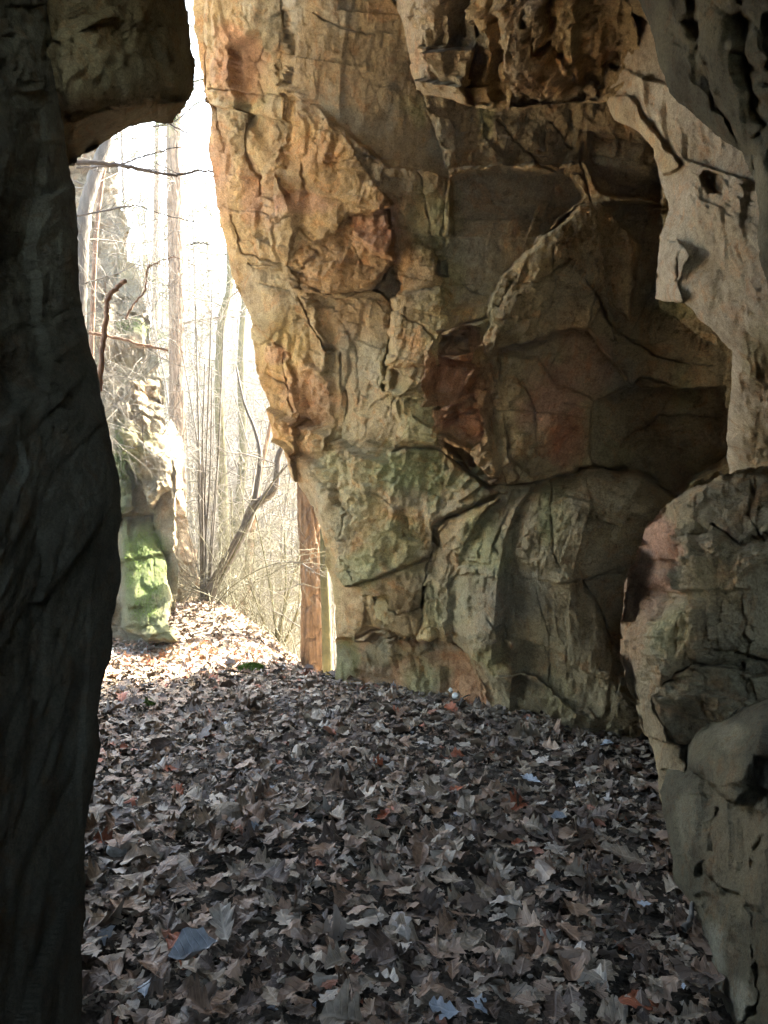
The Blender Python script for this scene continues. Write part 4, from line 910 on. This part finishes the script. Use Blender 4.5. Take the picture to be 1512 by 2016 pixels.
def tilt(n, s):
    ax = rs.randn(n, 2); ax /= np.linalg.norm(ax, axis=1)[:, None]; t = np.clip(np.abs(rs.randn(n))*s, 0, .65)
    flip = rs.rand(n) < .4
    t = np.where(flip, np.pi-t, t)
    x, y = ax[:, 0], ax[:, 1]; c, s_ = np.cos(t), np.sin(t); z = np.zeros(n)
    return np.stack([np.stack([c+x*x*(1-c), x*y*(1-c), y*s_], -1), np.stack([x*y*(1-c), c+y*y*(1-c), -x*s_], -1), np.stack([-y*s_, x*s_, c], -1)], 1)
def scatter(name, P, size, tiltamt, mats, probs, label, cat, parent=None, mfun=None):
    n = len(P); R = tilt(n, tiltamt)@rotm(n); kind = rs.randint(0, len(TPL), n)
    midx = rs.choice(len(mats), n, p=probs) if mfun is None else mfun(P)
    Vs, Qs, Us, Ms = [], [], [], []; base = 0
    for k, (V, Q, uv) in enumerate(TPL):
        m = np.where(kind == k)[0]
        if not len(m): continue
        vv = np.einsum('nij,vj->nvi', R[m], V)*size[m][:, None, None]+P[m][:, None]
        Vs.append(vv.reshape(-1, 3)); Qs.append((Q[None]+(np.arange(len(m))*len(V))[:, None, None]+base).reshape(-1, 4))
        Us.append(np.tile(uv, (len(m), 1))); Ms.append(np.repeat(midx[m], len(Q))); base += len(m)*len(V)
    Q = np.concatenate(Qs); V = np.concatenate(Vs)
    # fold the degenerate quads of the fans into real triangles
    T1 = Q[:, [0, 1, 2]]; T2 = Q[:, [0, 2, 3]]; M = np.concatenate(Ms); ok2 = Q[:, 2] != Q[:, 3]
    Tt = np.concatenate([T1, T2[ok2]]); Mt = np.concatenate([M, M[ok2]])
    o = mesh_np(name, V, Tt, None, mats=mats, midx=Mt, uv=np.concatenate(Us), smooth=True)
    tag(o, label, None if parent else cat, kind='stuff')
    if parent: o.parent = parent
    return o
def floor_pts(n, y0, y1, xl=-.50, xr=.46, zlo=0., zhi=.05):
    y = np.sqrt(rs.rand(n)*(y1**2-y0**2)+y0**2); x = (xl+(xr-xl)*rs.rand(n))*y
    z = ground_z(x, y)+zlo+(zhi-zlo)*rs.rand(n)+.035*(fbm(x*3.1, y*3.1, 3, 80)+.3)
    return np.stack([x, y, z], 1)
floor_probs = [.34, .27, .29, .035, .045, .015, .005]
def reddish(P):
    m = rs.choice(7, len(P), p=floor_probs)
    red = np.exp(-((P[:, 0]+1.75)**2+(P[:, 1]-4.2)**2)/.05)+.5*np.clip((P[:, 1]-5.7)/1., 0, 1)*.45
    m = np.where(rs.rand(len(P)) < red, rs.choice([5, 4], len(P)), m)
    return m
N1 = 9500
P = floor_pts(N1, 1.5, 7.2, zhi=.055); sz = np.clip(rs.lognormal(math.log(.072), .40, N1), .03, .16)
scatter('leaf_litter', P, sz, .25, LEAFM[:7], None, 'dry brown fallen oak and maple leaves carpeting the cave floor', 'leaves', parent=GROUND, mfun=reddish)
N2 = 16000       # crumbled pieces between them
P = floor_pts(N2, 1.5, 6.6, zhi=.035); sz = np.clip(rs.lognormal(math.log(.022), .4, N2), .008, .05)
scatter('leaf_crumbs', P, sz, .7, LEAFM[:7], floor_probs, 'small broken leaf pieces between the leaves', 'leaves', parent=GROUND)
# outside litter, sunlit and on the mound
N3 = 9000
P = floor_pts(N3, 6.6, 12.5, -.48, -.10, zhi=.04); sz = np.clip(rs.lognormal(math.log(.075), .3, N3), .03, .13)
def mound_shade_mix(P):
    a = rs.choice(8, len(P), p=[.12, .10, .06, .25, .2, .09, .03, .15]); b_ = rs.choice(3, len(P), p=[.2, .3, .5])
    return np.where(P[:, 1] > 8.3+rs.randn(len(P))*.3, b_, a)  # darker leaves farther out stand in for shade on the mound
scatter('path_leaves', P, sz, .45, LEAFM, None, 'sunlit pale and russet leaves on the path outside the cave', 'leaves', parent=GROUND, mfun=mound_shade_mix)

# the nearest, largest leaves one by one
def leaf_mesh(k, mi):
    V, Q, uv = TPL[k]; Q2 = Q; T1 = Q2[:, [0, 1, 2]]; T2 = Q2[:, [0, 2, 3]]; ok = Q2[:, 2] != Q2[:, 3]
    o = mesh_np('leaf', V, np.concatenate([T1, T2[ok]]), LEAFM[mi], uv=uv); me = o.data; bpy.data.objects.remove(o); return me
LM = {}
P = floor_pts(300, 1.95, 3.5, -.40, .30, .035, .07)
for i in range(300):
    mi = rnd.choices(range(7), floor_probs)[0]; k = rnd.randrange(len(TPL))
    if (k, mi) not in LM: LM[(k, mi)] = leaf_mesh(k, mi)
    o = bpy.data.objects.new('leaf', LM[(k, mi)]); COL.objects.link(o)
    o.location = P[i]; s_ = rnd.uniform(.075, .145); o.scale = (s_, s_, s_)
    o.rotation_euler = (rnd.gauss(0, .24)+(math.pi if rnd.random() < .4 else 0), rnd.gauss(0, .24), rnd.uniform(0, 6.28)); o.parent = GROUND

# single leaves and stones that stand out
def on_floor(px, py, dz=.06):
    d = CAMZ*F/(py-1008.); x = (px-756)/F*d; return (x, d, float(ground_z(x, d))+dz)
def special_leaf(px, py, k, mi, size, rz, rx, label, ry=0, dz=.085, cat='leaf', sx=1.):
    o = bpy.data.objects.new('fallen_leaf', leaf_mesh(k, mi)); COL.objects.link(o)
    o.location = on_floor(px, py, dz); o.scale = (size*sx, size, size); o.rotation_euler = (rx, ry, rz); tag(o, label, cat)
    return o
special_leaf(378, 1955, 4, 6, .17, 2.45, .15, 'pale blue grey curled oval leaf at the bottom left of the floor', sx=.8, dz=.11)
special_leaf(915, 1497, 9, 3, .12, 2.6, .1, 'pale oval leaf lying flat by itself right of the middle of the floor', dz=.11)
special_leaf(1045, 1565, 2, 6, .11, 1.0, .1, 'blue grey speckled leaf right of the pale oval leaf')
special_leaf(1100, 1650, 4, 6, .07, 1.6, 0, 'small bluish white leaf scrap in the right half of the floor')
special_leaf(890, 1415, 0, 5, .14, .6, .25, 'reddish brown leaf lying below the two white stones')
special_leaf(1130, 1850, 0, 4, .19, 3.0, .25, 'large tan oak leaf spread open at the lower right of the floor', dz=.1)
special_leaf(240, 1385, 5, 5, .13, .3, .3, 'red brown leaf close to the pillar at the far left of the floor')
special_leaf(350, 1590, 5, 5, .08, 1.1, .4, 'small dark red leaf left of the middle of the floor')
special_leaf(440, 1870, 6, 3, .15, .4, .35, 'pale brown oak leaf tilted up above the blue grey curled leaf')
special_leaf(1270, 1830, 9, 6, .05, 1.4, 0, 'tiny bluish white scrap at the lower right of the floor')
def stone(px, py, r, mat, label, sq=(1, .8, .7), dz=.02, seed=0, cat='stone'):
    th, ph = np.meshgrid(np.linspace(0, 2*np.pi, 25)[:-1], np.linspace(.001, np.pi-.001, 14))
    D = np.stack([np.sin(ph)*np.cos(th), np.sin(ph)*np.sin(th), np.cos(ph)], -1)
    k = .85+.5*chips(D[..., 0]*1.3+seed+D[..., 2], D[..., 1]*1.3+D[..., 2]*.7, seed, 1.5)+.05*fbm(D[..., 0]*4+seed, D[..., 1]*4+D[..., 2]*3, 3, seed)
    V = (D*k[..., None]*r*np.array(sq)).reshape(-1, 3)
    id_ = np.arange(14*24).reshape(14, 24); nx = np.roll(id_, -1, 1)
    Q = np.stack([id_[:-1].ravel(), id_[1:].ravel(), nx[1:].ravel(), nx[:-1].ravel()], 1)
    o = mesh_np('stone', V, Q, mat, smooth=False); o.location = on_floor(px, py, dz); o.rotation_euler = (0, 0, seed); tag(o, label, cat)
stone(890, 1366, .028, M_stone, 'small white stone near the foot of the wall, upper of two', dz=.09, seed=1)
stone(898, 1383, .030, M_stone, 'small pale stone near the foot of the wall, lower of two', dz=.09, seed=2)
stone(448, 1645, .075, M_stone_b, 'brown angular stone half buried in leaves left of the middle', dz=.05, seed=3)
stone(232, 1690, .04, M_stone, 'greyish stone beside the dark pillar on the left', dz=.05, seed=4)
stone(500, 1322, .11, M_stone_b, 'rounded grey stone on the crest where the floor ends', sq=(1.4, .8, .45), dz=.0, seed=6)
# twigs on the floor
def floor_twig(x0_, y0_, x1_, y1_, r, label, mat=M_twig):
    a = np.array(on_floor(x0_, y0_, .09)); b_ = np.array(on_floor(x1_, y1_, .10)); m = (a+b_)/2+rs.randn(3)*.012
    T = Tubes(); c = curve([a, m, b_], 6, .002); T.add(c, np.linspace(r, r*.5, len(c)), 6); o = T.build('twig', mat); tag(o, label, 'twig')
floor_twig(262, 1940, 330, 1900, .003, 'thin pale twig lying above the blue grey curled leaf')
floor_twig(778, 1590, 785, 1640, .003, 'short pale straw standing between leaves in the middle of the floor')
floor_twig(905, 1410, 925, 1385, .007, 'short crooked stick beside the two white stones')
floor_twig(1345, 1890, 1362, 1840, .012, 'thick pale curved stick at the foot of the knobbly rock')
floor_twig(180, 1670, 205, 1720, .003, 'thin pale stalk beside the dark pillar')
floor_twig(985, 1580, 1000, 1560, .004, 'pale sliver of wood below the pale oval leaf')
def small_litter():
    T = Tubes()
    for k in range(420):
        x, y, z = floor_pts(1, 1.9, 6.2)[0]; a = rnd.uniform(0, 6.28); l = rnd.uniform(.04, .14)
        T.add([(x, y, z+.02), (x+math.cos(a)*l*.5, y+math.sin(a)*l*.5, z+.035+rnd.uniform(0, .02)), (x+math.cos(a)*l, y+math.sin(a)*l, z+.02+rnd.uniform(0, .04))], [.0015, .0012, .0008], 3)
    o = T.build('leaf_stalks', M_twig); tag(o, 'thin pale stalks and straws among the leaves', 'twigs', kind='stuff')
small_litter()
def moss_tuft(px, py, r, label, dz=.03, n=500, dist=None):
    T = Tubes(); c0 = on_floor(px, py, dz) if dist is None else W(px, py, dist)
    for k in range(n):
        a = rnd.uniform(0, 6.28); q = r*math.sqrt(rnd.random()); h = .35*r*(1-(q/r)**2)
        p = (c0[0]+math.cos(a)*q, c0[1]+math.sin(a)*q, c0[2]+h); T.add([p, (p[0]+rnd.uniform(-.012, .012), p[1]+rnd.uniform(-.012, .012), p[2]+.02)], [.0035, .001], 3)
    o = T.build('moss_tuft', M_moss); tag(o, label, 'moss')
moss_tuft(293, 1385, .06, 'small bright green moss tuft among the leaves near the cave mouth')
moss_tuft(495, 1312, .12, 'bright green moss cushion on the crest beside the rounded stone', .05, 900)

# ------------------------------------------------------------------ air
def haze():
    me = bpy.data.meshes.new('haze'); V = [(x, y, z) for x in (-170, 170) for y in (-12, 270) for z in (-22, 46)]
    Q = [(0, 1, 3, 2), (4, 6, 7, 5), (0, 4, 5, 1), (2, 3, 7, 6), (0, 2, 6, 4), (1, 5, 7, 3)]
    me.from_pydata(V, [], Q); m = bpy.data.materials.new('air'); m.use_nodes = True; n = m.node_tree; n.nodes.clear()
    o_ = n.nodes.new('ShaderNodeOutputMaterial'); v = n.nodes.new('ShaderNodeVolumePrincipled')
    v.inputs['Color'].default_value = (.95, .96, .97, 1); v.inputs['Density'].default_value = .002; v.inputs['Anisotropy'].default_value = .55
    n.links.new(v.outputs[0], o_.inputs['Volume']); me.materials.append(m)
    o = bpy.data.objects.new('haze', me); COL.objects.link(o); tag(o, 'bright white haze in the valley air', 'haze', kind='stuff')
haze()

def moss_coat():
    T = Tubes(); n = 0
    for o in bpy.data.objects:
        if o.parent and o.parent.name.startswith('mossy_outcrop') and o.type == 'MESH':
            me = o.data; k = len(me.vertices); co = np.empty(k*3, np.float32); me.vertices.foreach_get('co', co); co = co.reshape(-1, 3)
            cl = np.empty(k*4, np.float32); me.color_attributes['Col'].data.foreach_get('color', cl); cl = cl.reshape(-1, 4)
            m = np.where((cl[:, 1] > cl[:, 0]*1.28) & (fbm(co[:, 0]*5, co[:, 2]*5, 3, 90) > -.15))[0]
            if len(m) == 0: continue
            for i in rs.choice(m, min(len(m), 4000), replace=False):
                p = co[i]+rs.randn(3)*.012; d = np.array([rs.randn()*.5, -.6+rs.randn()*.3, .8]); L_ = rnd.uniform(.005, .013)
                T.add([p, p+d*L_], [.005, .002], 3)
    o = T.build('moss', M_moss); tag(o, 'green moss cushions coating the foot of the grey outcrop', 'moss', kind='stuff')
moss_coat()

def rubble():
    Vs = []; Qs = []; n = 0
    th, ph = np.meshgrid(np.linspace(0, 2*np.pi, 9)[:-1], np.linspace(.001, np.pi-.001, 6)); D = np.stack([np.sin(ph)*np.cos(th), np.sin(ph)*np.sin(th), np.cos(ph)], -1)
    id_ = np.arange(48).reshape(6, 8); nx = np.roll(id_, -1, 1); q = np.stack([id_[:-1].ravel(), id_[1:].ravel(), nx[1:].ravel(), nx[:-1].ravel()], 1)
    foot = [(665, 1338), (760, 1336), (900, 1378), (1000, 1418), (1100, 1452), (1285, 1485)]
    for k in range(230):
        t = rnd.random()*5; i = int(t); f = t-i; px = foot[i][0]*(1-f)+foot[i+1][0]*f; py = foot[i][1]*(1-f)+foot[i+1][1]*f
        x, y, z = on_floor(px+rnd.gauss(0, 6), py+abs(rnd.gauss(0, 14)), .05); r = rnd.lognormvariate(math.log(.014), .55)
        V = D*(1+.25*rs.randn(6, 8, 1))*r*np.array([1, rnd.uniform(.6, 1), rnd.uniform(.5, .8)])+np.array([x, y, z]); Vs.append(V.reshape(-1, 3)); Qs.append(q+n); n += 48
    o = mesh_np('rubble', np.concatenate(Vs), np.concatenate(Qs), M_stone_b, smooth=False); tag(o, 'small brown rubble and grit lying along the foot of the wall', 'rubble', kind='stuff')
rubble()
